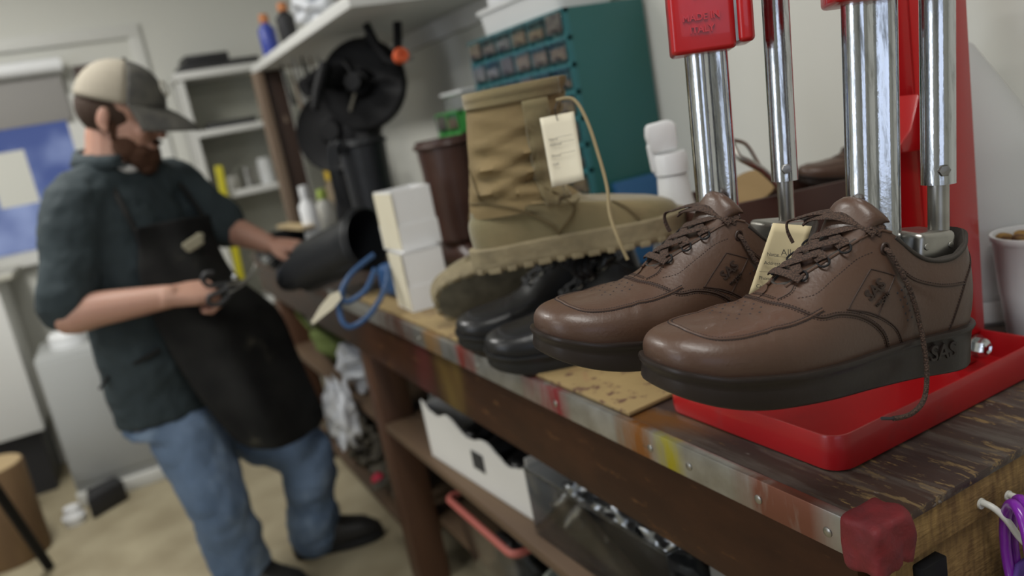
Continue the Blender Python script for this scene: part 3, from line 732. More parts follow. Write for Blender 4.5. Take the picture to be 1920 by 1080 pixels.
# ------------------------------------------------------------------ tan military boots
SUEDE = mat('tan_suede', (.220, .172, .085), .9, noise=(16, (.165, .138, .070), .22), bump=(160, .35), sheen=.3)
layer(SUEDE, 7, (1, 1, 1), .52, .75, (.135, .125, .060), 5.0)
CANVAS = mat('tan_canvas', (.225, .162, .074), .85, noise=(22, (.180, .132, .062), .25), bump=(500, .4))
BOOTSOLE = mat('tan_rubber_sole', (.27, .225, .135), .85, noise=(40, (.17, .14, .085), .25), bump=(90, .7))
BLACKS = mat('worn_boot_tread', (.06, .055, .04), .9, noise=(30, (.12, .11, .08), .2))
TANL = mat('tan_bootlace', (.25, .20, .11), .9)
def bell(x, c, w_): return math.exp(-((x-c)/w_)**2)
def make_boot():
    root = bpy.data.objects.new('combat_boot', None); COL.objects.link(root)
    k = .98                                      # sole outline reused, x toe to heel
    base = [(b, n) for b, n in outline(120, -.002)]
    # foot: from feather line up to ankle ring, then shaft rings
    def ankle(a, h):                             # ring at height h of the shaft
        cx = -max(0, h-.10)*.22+interp(h, (.08, .12, .16, .22, .275), (.218, .240, .246, .247, .246)); rx = interp(h, (.08, .12, .16, .22, .275), (.090, .068, .063, .068, .072)); ry = interp(h, (.08, .12, .16, .22, .275), (.046, .046, .047, .050, .052))
        return Vector((cx-rx*math.cos(a), -ry*math.sin(a), h))
    rings = []
    n = len(base)
    angs = [2*PI*i/n for i in range(n)]
    for j in range(10):
        t = j/9; ring = []
        for i, (b, nr) in enumerate(base):
            z0 = .036; top = ankle(angs[i], .085); fx = b.x
            # dome over the forefoot
            P0 = Vector((b.x, b.y, z0)); P3 = Vector(top)
            if fx < .16: P3.z = lerp(.074, .098, fx/.16)
            hgt = P3.z-z0
            A = P0+nr*.008+Vector((0, 0, hgt*.85)); Bq = P3+(P0-P3)*Vector((1, 1, 0)).length*0 + Vector(((P0.x-P3.x)*.45, (P0.y-P3.y)*.5, hgt*.02))
            ring.append(P0*(1-t)**3+A*3*t*(1-t)**2+Bq*3*t*t*(1-t)+P3*t**3)
        rings.append(ring)
    for h in np.linspace(.095, .275, 26):
        ring = []
        for i, a in enumerate(angs):
            p = ankle(a, h); s_ = p.y/.05; fs_ = min(1, abs(s_)*1.3)**2
            # fabric folds over the ankle
            f = 0
            for q, (hc, sl, am) in enumerate(((.118, .25, .0060), (.134, -.35, .0065), (.150, .35, .0065), (.166, -.35, .0055), (.183, .4, .0045), (.203, -.4, .0035), (.224, .4, .0025))):
                f += am*(bell(h, hc+sl*(p.x-.24)*.8, .007)-.6*bell(h, hc-.008+sl*(p.x-.24)*.8, .006))
            nr = Vector((p.x-.245, p.y*1.4, 0)).normalized()
            edge = .004*bell(h, .270, .008)
            ring.append(p+nr*(f*1.1*(.15+.85*fs_)+edge))
        rings.append(ring)
    for ins, h in ((.004, .276), (.007, .27), (.008, .20), (.009, .12)):
        ring = []
        for a in angs:
            p = ankle(a, h); nr = Vector((p.x-.245, p.y*1.4, 0)).normalized(); ring.append(p-nr*ins)
        rings.append(ring)
    cm = MB(); cm.loft(rings[9:-3], cap=False); cm.build('shaft', CANVAS, root, sharp=80)
    lm = MB(); lm.loft(rings[-4:], cap=True); lm.build('lining', mat('boot_lining', (.09, .075, .045), .9), root, sharp=80)
    fm = MB(); fm.loft(rings[:11], cap=False)
    fo = fm.build('foot_leather', SUEDE, root, sharp=80)
    me = fo.data; bmx = bmesh.new(); bmx.from_mesh(me)
    for _ in range(4): bmesh.ops.smooth_vert(bmx, verts=[v for v in bmx.verts if not v.is_boundary], factor=.5, use_axis_x=True, use_axis_y=True, use_axis_z=True)
    bmx.to_mesh(me); bmx.free()
    # overlays sitting slightly proud of the canvas: heel counter, back stay, top band, lace facing
    allr = rings[:-4]
    tr = BVHTree.FromPolygons([p for r in allr for p in r], [(i*n+k_, i*n+(k_+1) % n, (i+1)*n+(k_+1) % n, (i+1)*n+k_) for i in range(len(allr)-1) for k_ in range(n)])
    def patch(name, poly, m_, lift=.0022, sides=(-1, 1), res=.004):
        for sd in sides:
            xs = [p[0] for p in poly]; nx = max(8, int((max(xs)-min(xs))/.002)); nz = 16; vs = []; ok = True; cols = []
            for i in range(nx+1):
                x = lerp(min(xs)+1e-5, max(xs)-1e-5, i/nx); zs = []
                for j in range(len(poly)):
                    (xa, za), (xb, zb) = poly[j], poly[(j+1) % len(poly)]
                    if (xa-x)*(xb-x) <= 0 and xa != xb: zs.append(za+(zb-za)*(x-xa)/(xb-xa))
                if len(zs) < 2: continue
                col = []
                for k_ in range(nz+1):
                    z = lerp(min(zs), max(zs), k_/nz); h_ = tr.ray_cast(Vector((x, sd*.3, z)), Vector((0, -sd, 0)))
                    if h_[0] is None: col = None; break
                    nn = h_[1] if h_[1].y*sd > 0 else -h_[1]; col.append(h_[0]+nn*lift)
                if col: cols.append(col)
            if len(cols) < 3: continue
            mb_ = MB(); mb_.loft(cols, cap=False, wrap=False); o = mb_.build(name, m_, root, sharp=80)
            so_ = o.modifiers.new('thick', 'SOLIDIFY'); so_.thickness = .002; so_.offset = 0
    cnt = [(p.x, p.z) for p in smooth([(.318, .033, 0), (.322, .108, 0), (.27, .106, 0), (.225, .088, 0), (.192, .060, 0), (.180, .033, 0)], 5)]
    for sd in (-1, 1): pass
    patch('heel_counter', [(x, y) for x, y in [(v.x, v.y) for v in smooth([(.322, .034, 0), (.322, .112, 0), (.285, .110, 0), (.240, .094, 0), (.200, .062, 0), (.188, .034, 0)], 5)]], SUEDE, .003, res=.0028)
    patch('back_stay', [(.292, .10), (.330, .10), (.330, .262), (.300, .262)], SUEDE, .0026, res=.0035)
    patch('top_band', [(.15, .252), (.34, .252), (.34, .275), (.15, .275)], SUEDE, .0028, res=.004)
    patch('lace_facing', [(.160, .095), (.196, .088), (.207, .13), (.205, .25), (.170, .25), (.172, .14)], SUEDE, .0026, res=.0035)
    def sp(pts, nm='seam'):
        for sd in (-1, 1):
            P = []
            for x, z in [(v.x, v.y) for v in smooth([(a, b, 0) for a, b in pts], 6)]:
                h_ = tr.ray_cast(Vector((x, sd*.3, z)), Vector((0, -sd, 0)))
                if h_[0] is not None: P.append(h_[0]+Vector((0, sd*.0026, 0)))
            if len(P) > 3: MB().tube(P, .0014, 6).build(nm, mat('tan_dark_seam', (.12, .09, .042), .9), root)
    sp([(.185, .038), (.198, .060), (.238, .093), (.284, .109), (.305, .111)]); sp([(.288, .115), (.292, .14), (.297, .19), (.299, .25)]); sp([(.172, .250), (.173, .20), (.172, .15), (.162, .10)]); sp([(.16, .251), (.21, .251), (.26, .251), (.298, .251)])
    sp([(.188, .042), (.160, .075), (.175, .100), (.20, .12)]); sp([(.07, .040), (.085, .062), (.105, .078), (.135, .094)]); sp([(.10, .083), (.14, .087), (.18, .085)])
    # lugged sole
    rg = []
    def zz(x): return .010*max(0, 1-x/.07)**2
    for ins, z in ((-.03, 0), (.001, 0), (.004, .004), (.0045, .012), (.0045, .022), (.006, .030), (.006, .036), (.001, .0385), (-.01, .0385)):
        rg.append([Vector((b.x, b.y, z+zz(max(0, b.x))*(1-z/.05))) for b, nr in outline(120, ins)])
    MB().loft(rg).build('sole', BOOTSOLE, root, sharp=50)
    MB().loft([[Vector((b.x, b.y, z+zz(max(0, b.x)))) for b, nr in outline(100, ins)] for ins, z in ((-.03, -.0012), (-.003, -.0012), (-.003, .001))]).build('outsole', BLACKS, root)
    ol = outline(30, .0005)
    tb = MB(); tb_pts = []
    for i, (b, nr) in enumerate(ol):
        tb.box((b.x, b.y, .0020+zz(max(0, b.x))), (.009, .0155+.004*math.sin(i*2.3), .009), (0, 0, math.atan2(nr.y, nr.x)))
    bmj = tb.build('tread', BOOTSOLE, root, bevel=.001)
    # laces up the front
    lm_ = MB()
    for q in range(7):
        h = .115+q*.021
        a = ankle(0, h); w_ = .016
        ribbon(lm_, [Vector((a.x+.012, -w_, h)), Vector((a.x-.003, -w_*.4, h+.006)), Vector((a.x-.004, w_*.4, h+.014)), Vector((a.x+.012, w_, h+.020))], .0045, .002, Vector((-1, 0, .2)))
        ribbon(lm_, [Vector((a.x+.012, w_, h)), Vector((a.x-.004, w_*.4, h+.006)), Vector((a.x-.006, -w_*.4, h+.014)), Vector((a.x+.012, -w_, h+.020))], .0045, .002, Vector((-1, 0, .2)))
    lm_.build('laces', TANL, root)
    return root
boot = make_boot()
# local x runs toe to heel; the toe points to the right here
BM = Matrix.Translation((.748, .939, 1.074))@Matrix.Rotation(PI-.46, 4, 'Z')@Matrix.Rotation(.01, 4, 'Y')@Matrix.Diagonal((1, 1, .925, 1))
boot2 = copy_thing(boot)
boot.matrix_world = BM
tag(boot, 'tan suede and canvas combat boot standing upright with a paper tag tied to it', 'boot')
boot2.matrix_world = Matrix.Translation((.505, 1.385, .962))@Matrix.Rotation(-.25, 4, 'Z')@Matrix.Rotation(-1.12, 4, 'X')@Matrix.Scale(.98, 4)
tag(boot2, 'tan combat boot lying on its side beneath its upright mate', 'boot')
bl = MB(); P = smooth([atd_(1043, 188, 1.03) for _ in (0,)] + [atd_(1075, 186, 1.02), atd_(1100, 225, 1.01), atd_(1122, 290, 1.0), atd_(1138, 350, .99), atd_(1143, 400, .98), atd_(1160, 450, .97), atd_(1177, 487, .97)], 6)
tag(bl.tube(P, .0022, 8).build('bootlace', TANL), 'loose tan bootlace hanging from the upright boot over the black shoes', 'bootlace')
def tagcard(name, quad, m, hole=None, th=.0005):
    """flat card from four corners (tl, tr, br, bl) with real thickness"""
    q = [Vector(p) for p in quad]; n = (q[1]-q[0]).cross(q[3]-q[0]).normalized(); vs = []; fs = []; N = 8
    for k in range(N+1):
        for i in range(N+1):
            u, v = i/N, k/N; p = q[0].lerp(q[1], u).lerp(q[3].lerp(q[2], u), v); vs.append(p+n*.003*math.sin(u*PI)*math.sin(v*2.2))
    fs = [(k*(N+1)+i, k*(N+1)+i+1, (k+1)*(N+1)+i+1, (k+1)*(N+1)+i) for k in range(N) for i in range(N)]
    o = MB().add(vs, fs).build(name, m); s_ = o.modifiers.new('thick', 'SOLIDIFY'); s_.thickness = th
    return o, n
def card_text(par, quad, items, m, lift=.0012):
    q = [Vector(p) for p in quad]; n = (q[1]-q[0]).cross(q[3]-q[0]).normalized()
    if n.dot(CAM-q[0]) < 0: n = -n
    xa = (q[1]-q[0]).normalized()
    for u, v, s_, size in items:
        p = q[0].lerp(q[1], u).lerp(q[3].lerp(q[2], u), v)+n*(lift+.003*math.sin(u*PI)*math.sin(v*2.2)*(1 if True else 0))
        if s_ == '_':
            M = frame(p, xa, n); MB().box((0, 0, 0), (size, .0003, .0002), M=M).build('rule_line', m, par)
        else: text('lettering', s_, size, frame(p, xa, n), m, par, .00005, align='LEFT')
Q = [atd_(1012, 222, 1.02), atd_(1076, 209, 1.02), atd_(1096, 337, 1.01), atd_(1035, 351, 1.01)]
o, _ = tagcard('paper_tag', Q, CREAM); tag(o, 'cream paper tag tied to the upright tan boot', 'tag')
card_text(o, Q, [(.15, .34, 'Name', .0045), (.15, .42, 'Address', .0045), (.62, .33, '_', .020), (.66, .41, '_', .018), (.15, .58, 'Phone', .0045), (.62, .57, '_', .020), (.15, .70, 'Cell', .0045)], INK)
MB().tube([Q[0].lerp(Q[1], .5)+Vector((0, 0, -.012)), atd_(1040, 205, 1.01), atd_(1046, 188, 1.03)], .0006, 6).build('string', INK, o)
Q = [atd_(1449, 418, .735), atd_(1522, 424, .735), atd_(1478, 560, .735), atd_(1403, 553, .735)]
o, _ = tagcard('name_tag', Q, MANILA); tag(o, 'manila name tag with handwriting, tucked behind the nearest brown shoe', 'tag')
card_text(o, Q, [(.10, .43, 'Name', .0046), (.47, .45, '_', .014), (.10, .55, 'Address', .0046), (.70, .56, '_', .010), (.45, .67, '_', .030), (.10, .76, 'Phone', .0046), (.55, .78, '_', .013), (.10, .87, 'Cell', .0046), (.50, .89, '_', .017)], INK)
text('handwriting', 'Allen', .0088, frame(Q[0].lerp(Q[1], .42).lerp(Q[3].lerp(Q[2], .42), .41)+Vector((-.001, -.003, .0015)), (Q[1]-Q[0]).normalized()+Vector((0, 0, .10)), -_ if _.dot(CAM-Q[0]) < 0 else _), INK, o, .00005, -.0001, 'LEFT')
text('handwriting', '4', .0080, frame(Q[0].lerp(Q[1], .44).lerp(Q[3].lerp(Q[2], .44), .75)+Vector((-.001, -.003, .0015)), (Q[1]-Q[0]).normalized()+Vector((0, 0, .10)), -_ if _.dot(CAM-Q[0]) < 0 else _), INK, o, .00005, -.0001, 'LEFT')

# ------------------------------------------------------------------ things behind the shoes on the bench
CLEARP = mat('clear_plastic', (.86, .88, .90), .08, trans=1, ior=1.22)
FROST = mat('frosted_plastic', (.74, .75, .75), .35, trans=.25, ior=1.2)
TEAL = mat('teal_enamel', (.020, .105, .110), .42, noise=(3, (.018, .095, .080), .2))
TEALD = mat('teal_drawer_frame', (.025, .135, .150), .45)
PARTS = mat('small_parts', (.22, .19, .15), .7, noise=(60, (.06, .055, .05), .2))
def spray_bottle():
    c = atd_(1262, 340, 1.22)
    t = thing('spray_bottle', 'white plastic spray bottle standing behind the brown shoes', 'spray bottle', (c.x, c.y, BT)); t.scale = (1.25, 1.25, 1.37)
    MB().lathe([(.001, 0), (.040, 0), (.044, .004), (.045, .04), (.043, .070), (.035, .105), (.026, .135), (.0205, .160), (.0185, .186), (.001, .186)], 32).build('body', WHITE, t)
    MB().lathe([(.016, .186), (.0205, .187), (.021, .205), (.0195, .210), (.001, .210)], 28).build('collar', WHITE, t)
    m = MB(); m.prism([(-.022, .0), (.010, .0), (.012, .028), (.004, .034), (-.024, .032), (-.026, .020)], -.009, .009, Matrix(((.9, 0, .43, 0), (-.43, 0, .9, 0), (0, 1, 0, .212), (0, 0, 0, 1))))
    m.build('head', WHITE, t, bevel=.004)
    m = MB(); m.prism([(-.026, .0), (-.018, .004), (-.013, -.018), (-.018, -.034), (-.024, -.030)], -.005, .005, Matrix(((.9, 0, .43, 0), (-.43, 0, .9, 0), (0, 1, 0, .222), (0, 0, 0, 1))))
    m.build('trigger', WHITE, t, bevel=.002)
spray_bottle()
def jug():
    c = atz(1838, 560, BT); c.x = 1.055
    t = thing('plastic_jug', 'large frosted plastic jug standing behind the red machine', 'jug', (c.x, c.y, BT))
    MB().lathe([(.001, 0), (.098, 0), (.104, .006), (.105, .03), (.103, .034), (.105, .04), (.105, .22), (.098, .25), (.030, .365), (.018, .375), (.016, .41), (.001, .41)], 40).build('body', FROST, t)
    MB().lathe([(.021, .40), (.0215, .43), (.019, .436), (.001, .436)], 24).build('cap', WHITE, t)
jug()
def cup():
    c = Vector((.985, .575, BT))
    t = thing('foam_cup', 'white foam cup filled with brown scraps at the right edge of the bench', 'cup', c)
    MB().lathe([(.001, 0), (.028, 0), (.030, .002), (.036, .055), (.0375, .060), (.042, .125), (.0445, .128), (.0445, .134), (.0415, .134), (.0385, .118), (.026, .006), (.001, .006)], 32).build('cup_wall', WHITE, t)
    m = MB(); r_ = random.Random(2)
    for k in range(26):
        a = r_.random()*6.28; q = r_.random()*.03; m.sphere((q*math.cos(a), q*math.sin(a), .118+r_.random()*.014), .007, 6, (1, 1.3, .7))
    tag(m.build('leather_scraps', mat('scraps', (.10, .045, .02), .8, noise=(60, (.30, .18, .05), .1)), t), None, None, kind='stuff')
cup()
def organizer(name, label, x0, x1, y0, y1, z0, z1, ny, nz, fm, group=None):
    t = thing(name, label, 'drawer cabinet', (0, 0, 0))
    MB().b(x0+.012, x1, y0, y1, z0, z1).build('case', TEAL if fm is TEALD else fm, t, bevel=.003)
    m = MB(); th = .009
    for i in range(ny+1): y = lerp(y0, y1-th, i/ny) if i in (0, ny) else lerp(y0, y1-th, i/ny)+th*.3; m.b(x0, x0+.013, y, y+(th if i in (0, ny) else th*.35), z0, z1)
    for k in range(nz+1): z = lerp(z0, z1-th, k/nz); m.b(x0-.001, x0+.013, y0, y1, z, z+th)
    m.build('drawer_frame', fm, t)
    cy, cz = (y1-y0)/ny, (z1-z0)/nz; r_ = random.Random(5)
    for i in range(ny):
        for k in range(nz):
            ya, za = y0+i*cy+.005, z0+k*cz+.010
            mm = MB(); mm.b(x0-.006, x0-.003, ya, ya+cy-.008, za, za+cz-.013); mm.b(x0-.014, x0-.006, ya+cy*.3, ya+cy*.6, za+.004, za+.008)
            d_ = mm.build('drawer', CLEARP, t, bevel=.0008, seg=1)
            MB().b(x0-.0025, x0-.0012, ya+.003, ya+cy-.012, za+.002, za+cz*lerp(.3, .75, r_.random())).build('contents', PARTSL[r_.randrange(4)], d_)
PARTSL = [PARTS, mat('brass_bits', (.30, .22, .12), .6, noise=(80, (.1, .08, .06), .2)), mat('grey_bits', (.30, .30, .29), .5, noise=(70, (.06, .06, .06), .2)), mat('dark_bits', (.06, .05, .045), .6, noise=(70, (.2, .17, .14), .2))]
organizer('parts_cabinet', 'teal metal parts cabinet with rows of small clear drawers against the wall', .95, 1.160, 1.487, 1.965, .9, 1.477, 6, 10, TEALD)
t = thing('storage_tub', 'white plastic tub on top of the teal drawer cabinet', 'tub', (1.05, 1.73, 1.477))
MB().loft([[Vector((x, y, z)) for x, y in rounded_rect(-.085+g, .085-g, -.20+g, .20-g, .02)] for g, z in ((.012, .001), (.006, .055), (0, .056), (0, .066), (.003, .067), (.006, .062), (.012, .006))]).build('tub_body', FROST, t)
MB().b(-.07, .07, -.15, .15, .062, .10).build('inner_tray', WHITE, t, bevel=.01)
tag(MB().box((1.085, 1.462, 1.0), (.17, .02, .19), (-.15, 0, 0)).build('blue_box', mat('blue_card', (.018, .085, .20), .6), bevel=.002), 'flat blue box leaning against the side of the teal cabinet', 'box')
GREENP = mat('green_plastic', (.05, .30, .06), .45)
organizer('green_organizer', 'small green organizer with clear drawers behind the brown boots', .93, 1.07, 2.07, 2.23, .9, 1.313, 2, 7, GREENP)
t = thing('lidded_tub', 'small clear tub with a lid on top of the green organizer', 'tub', (1.0, 2.13, 1.314))
MB().b(-.05, .05, -.07, .07, 0, .045).build('tub_body', CLEARP, t, bevel=.006); MB().b(-.056, .056, -.076, .076, .045, .054).build('lid', FROST, t, bevel=.003)
# white card boxes, one on the other
def cardbox(z, label, x, y, rz, lidded):
    t = thing('card_box', label, 'box', (x, y, z), rz); sx, sy, h = .046, .052, .130
    m = MB(); m.b(-sx, sx, -sy, -sy+.002, 0, h).b(-sx, sx, sy-.002, sy, 0, h).b(-sx, -sx+.002, -sy, sy, 0, h).b(sx-.002, sx, -sy, sy, 0, h).b(-sx, sx, -sy, sy, 0, .002)
    m.build('box_body', WHITEC, t)
    m = MB(); g = .0018; q = .055
    m.b(-sx-g, sx+g, -sy-g, -sy, 0, q).b(-sx-g, sx+g, sy, sy+g, 0, q).b(-sx-g, -sx, -sy, sy, 0, q).b(sx, sx+g, -sy, sy, 0, q)
    m.build('box_sleeve', WHITEC, t)
    MB().b(-sx-.0035, -sx-.0015, -sy-.002, sy-.006, .004, h-.003).build('label', CREAM, t)
    if lidded: MB().b(-sx, sx, -sy, sy, h-.003, h).build('lid', WHITEC, t)
cardbox(BT+.008, 'white cardboard box at the bottom of the pair beside the brown tall boot', .580, 1.665, -.05, True)
cardbox(BT+.139, 'open white cardboard box stacked on the lower one', .588, 1.690, .06, False)
# brown tall boots
DKBR = mat('dark_brown_leather', (.040, .017, .012), .38, noise=(8, (.060, .028, .020), .2), bump=(60, .25))
def tall_boot(c, h, r0, r1, m_, lab, rz, foot=True, M=None, name='tall_boot', th=.003):
    t = thing(name, lab, 'boot', (c[0], c[1], c[2]), rz)
    if M is not None: t.matrix_world = M
    R_ = []
    for k in range(22):
        u = k/21; z = lerp(.085 if foot else 0, h, u); rr = lerp(r0, r1, u**.7); wob = .0025*math.sin(u*17)*bell(u, .25, .25)
        R_.append([Vector(((rr+wob)*1.05*math.cos(a), (rr+wob)*.86*math.sin(a), z)) for a in [2*PI*q/36 for q in range(36)]])
    for ins, dz in ((.0005, .002), (th, .002), (th+.001, -.02), (th+.004, -h*.7)):
        R_.append([Vector(((r1-ins)*1.05*math.cos(a), (r1-ins)*.86*math.sin(a), h+dz)) for a in [2*PI*q/36 for q in range(36)]])
    MB().loft(R_).build('shaft', m_, t, sharp=80)
    MB().tube([Vector(((r1+.0015)*1.05*math.cos(a), (r1+.0015)*.86*math.sin(a), h-.012)) for a in [2*PI*q/40 for q in range(40)]], .006, 8, closed=True).build('top_binding', m_, t)
    MB().tube([Vector((lerp(r0, r1, u**.7)*1.06, 0, lerp(.09 if foot else .01, h-.01, u))) for u in np.linspace(0, 1, 10)], .004, 8).build('back_seam', m_, t)
    if foot:
        F = []
        for u in np.linspace(0, 1, 16):
            x = lerp(r0*1.15, -.20, u); hw = .036+.010*math.sin(min(1, u*1.2)*PI)-(.02*max(0, u-.85)/.15); top = interp(u, (0, .3, .55, .8, 1), (.10, .12, .088, .062, .035))
            F.append([Vector((x, hw*math.cos(a), .02+(top-.02)/2+(top-.02)/2*math.sin(a))) for a in [2*PI*q/18 for q in range(18)]])
        MB().loft(F).build('foot', m_, t, sharp=80)
        MB().prism([(p[0].x-.142+.0, p[0].y) for p in outline(60, 0)] if False else [(.055-(b.x if False else b.x)*-1*0-.255+(.255-0) * 0 + (b.x-.255), b.y*.82) for b, _n in outline(60)], 0, .022).build('sole', RUBB, t, bevel=.002)
    return t
tall_boot((.765, 1.82, BT+.008), .345, .056, .078, DKBR, 'dark brown tall leather boot standing behind the white boxes and tan boots', 1.6)
# black tall boots the cobbler works on
BL2 = mat('matte_black_leather', (.011, .012, .014), .42, spec=.4, bump=(90, .2))
tb_ = tall_boot((.735, 2.38, BT), .385, .060, .077, BL2, 'black tall leather boot standing upright beside the white boxes', 1.9, True)
for q in (0, 1):
    MB().tube(smooth([(-.02+q*.03, .070, .35), (-.02+q*.03, .084, .39), (-.01+q*.03, .100, .37), (q*.03, .108, .28), (q*.03, .096, .20)], 6), .006, 8, flat=.4).build('pull_strap', BL2, tb_)
A_ = atd_(537, 520, 2.20); B_ = atd_(690, 445, 2.00); zd = (B_-A_).normalized(); Mx = frame(A_, zd.orthogonal(), zd)
tall_boot((0, 0, 0), (B_-A_).length, .040, .080, BL2, 'black tall boot shaft lying over the bench edge under the cobbler hand', 0, False, Mx)

# ------------------------------------------------------------------ leather tray and bits behind the columns
tag(MB().b(.83, 1.08, .80, 1.02, BT, BT+.10).build('wooden_block', SHELFW, bevel=.004), 'brown wooden block under the leather tray behind the machine', 'block')
t = thing('leather_tray', 'open dark brown leather tray holding insoles, behind the chrome columns', 'tray', (.92, .93, BT+.102), -.30)
m = MB(); sx, sy, h, g = .17, .10, .105, .006
m.b(-sx, sx, -sy, -sy+g, 0, h).b(-sx, sx, sy-g, sy, 0, h).b(-sx, -sx+g, -sy, sy, 0, h).b(sx-g, sx, -sy, sy, 0, h).b(-sx, sx, -sy, sy, 0, g)
m.build('tray_body', DKBR, t, bevel=.003)
for (dx, dy, z, rr, lab) in ((-.07, .0, BT+.085, .05, 'tan leather insole disc leaning at the left in the leather tray'), (.03, .05, BT+.10, .035, 'small tan leather disc further back in the leather tray')):
    p = Vector((.90+dx, .93+dy, z+.102)); Mx = Matrix.Translation(p)@Euler((.5, -.3, .2)).to_matrix().to_4x4()
    tag(MB().lathe([(.001, -.002), (rr, -.002), (rr+.001, 0), (rr, .002), (.001, .002)], 30, M=Mx@Matrix.Diagonal((1.35, .9, 1, 1))).build('leather_insole', mat('tan_leather', (.30, .20, .09), .6), None), lab, 'insole')
tag(MB().tube(smooth([atd_(1372, 262, 1.12), atd_(1384, 292, 1.11), atd_(1405, 305, 1.11), atd_(1428, 318, 1.12), atd_(1452, 342, 1.13), atd_(1475, 372, 1.14)], 6), [.003+.0025*math.sin(i/30*PI) for i in range(31)], 10).tube(smooth([atd_(1372, 262, 1.12), atd_(1398, 270, 1.12), atd_(1418, 300, 1.12), atd_(1428, 318, 1.12)], 6), .0028, 8).build('metal_tool', STEEL),
    'bent steel hand tool sticking up out of the leather tray', 'tool')
t = thing('dark_shoe', 'dark brown leather shoe lying upside down behind the leather tray', 'shoe', (.98, 1.02, BT+.10))
sh3 = copy_thing(shoe1, None); sh3['label'] = 'dark worn brown shoe lying on top of the leather tray between the columns'; sh3['category'] = 'shoe'
sh3.matrix_world = Matrix.Translation((1.01, .96, 1.085))@Matrix.Rotation(-.45, 4, 'Z')@Matrix.Rotation(.12, 4, 'Y')@Matrix.Scale(.62, 4)
bpy.data.objects.remove(t)

# ------------------------------------------------------------------ blue strap loop with white tag hanging over the bench edge
BLUEL = mat('blue_leather', (.022, .065, .165), .45)
t = thing('blue_strap_bag', 'small blue leather pouch with long looped straps hanging over the bench edge', 'bag', (0, 0, 0))
MB().box((.575, 1.83, .950), (.06, .085, .08), (0, 0, .2)).build('pouch', BLUEL, t, bevel=.02, seg=4)
pts = [atd_(700, 478, 1.80), atd_(660, 512, 1.76), atd_(640, 548, 1.74), atd_(650, 566, 1.74), atd_(685, 545, 1.74), atd_(703, 505, 1.78)]
MB().tube(smooth(pts, 8), .0065, 8).build('strap', BLUEL, t)
pts = [atd_(645, 545, 1.76), atd_(636, 575, 1.745), atd_(644, 605, 1.735), atd_(662, 612, 1.735), atd_(695, 588, 1.74), atd_(722, 540, 1.76), atd_(728, 500, 1.80)]
MB().tube(smooth(pts, 8), .0065, 8).build('strap', BLUEL, t)
q = [atd_(636, 545, 1.72), atd_(640, 560, 1.72), atd_(625, 578, 1.72), atd_(587, 608, 1.72), atd_(583, 604, 1.72), atd_(600, 575, 1.72), atd_(618, 553, 1.72)]
n_ = (q[2]-q[0]).cross(q[4]-q[0]).normalized()
o = tag(MB().add([p+n_*.001 for p in q]+[p-n_*.001 for p in q], [tuple(range(7)), tuple(range(13, 6, -1))]+[(k, (k+1) % 7, 7+(k+1) % 7, 7+k) for k in range(7)]).build('paper_tag', CREAM), 'pointed cream paper tag hanging from the blue straps', 'tag')

# ------------------------------------------------------------------ black hand-cranked patching machine under the shelf
t = thing('patching_machine', 'black hand-cranked leather stitching machine with two round wheels on the bench', 'sewing machine', (0, 0, 0))
wn = Vector((-.62, -.72, .12)).normalized()
def wheel(c, r, d, name, rim=True):
    M = frame(c, wn.orthogonal(), wn)
    m = MB(); m.lathe([(.001, -d), (r*.96, -d), (r, -d*.6), (r, d*.5), (r*.965, d), (r*.90, d*.8), (r*.82, d*.45), (r*.35, d*.55), (r*.26, d*1.3), (r*.24, d*2.0), (.001, d*2.0)], 48, M=M)
    return m.build(name, BLACKM, t, sharp=35), M
w1, Mw = wheel((.855, 2.60, 1.455), .148, .022, 'flywheel')
wheel((.745, 2.68, 1.325), .135, .016, 'drive_wheel')
for k in range(3):
    a = k*2.1+.3; MB().tube([Mw@Vector((.03*math.cos(a), .03*math.sin(a), .035)), Mw@Vector((.095*math.cos(a), .095*math.sin(a), .022))], .006, 8).build('spoke', STEEL if k == 0 else BLACKM, w1)
MB().tube([Mw@Vector((0, 0, .035)), Mw@Vector((0, 0, .085))], .028, 18).build('hub', BLACKM, t)
MB().tube([(.905, 2.48, 1.50), (.900, 2.50, 1.55), (.865, 2.52, 1.59)], .014, 12).build('lever', BLACKM, t)
MB().tube([atd_(745, 100, 2.35), atd_(746, 70, 2.35), atd_(745, 42, 2.35)], .013, 12).build('lever', BLACKM, t)
MB().tube([atd_(686, 46, 2.35), atd_(702, 78, 2.35), atd_(725, 112, 2.35), atd_(742, 118, 2.35)], .013, 12).build('lever', BLACKM, t)
p = atd_(752, 104, 2.27); M = frame(p, (1, 0, 0), wn)
k_ = MB().lathe([(.006, -.02), (.020, -.018), (.0235, 0), (.020, .010), (.009, .011), (.008, .002), (.001, .002)], 24, M=M).build('knob', mat('orange_plastic', (.62, .10, .03), .45), t)
MB().tube([p-wn*.018, p-wn*.075], .009, 10).build('spindle', STEEL, t)
MB().tube([(.90, 2.67, 1.46), (.82, 2.70, 1.30), (.78, 2.71, 1.10), (.77, 2.71, .925)], [.075, .085, .075, .09], 20).build('column', BLACKM, t)
MB().b(.64, .92, 2.58, 2.84, BT, BT+.028).build('base', BLACKM, t, bevel=.008)
MB().tube([atd_(610, 120, 2.52), atd_(596, 170, 2.50), atd_(590, 205, 2.50)], [.02, .018, .012], 12).build('arm', BLACKM, t)
MB().tube([(.90, 2.67, 1.47), (.74, 2.62, 1.50), (.66, 2.60, 1.47)], [.05, .04, .03], 16).build('head_arm', BLACKM, t)

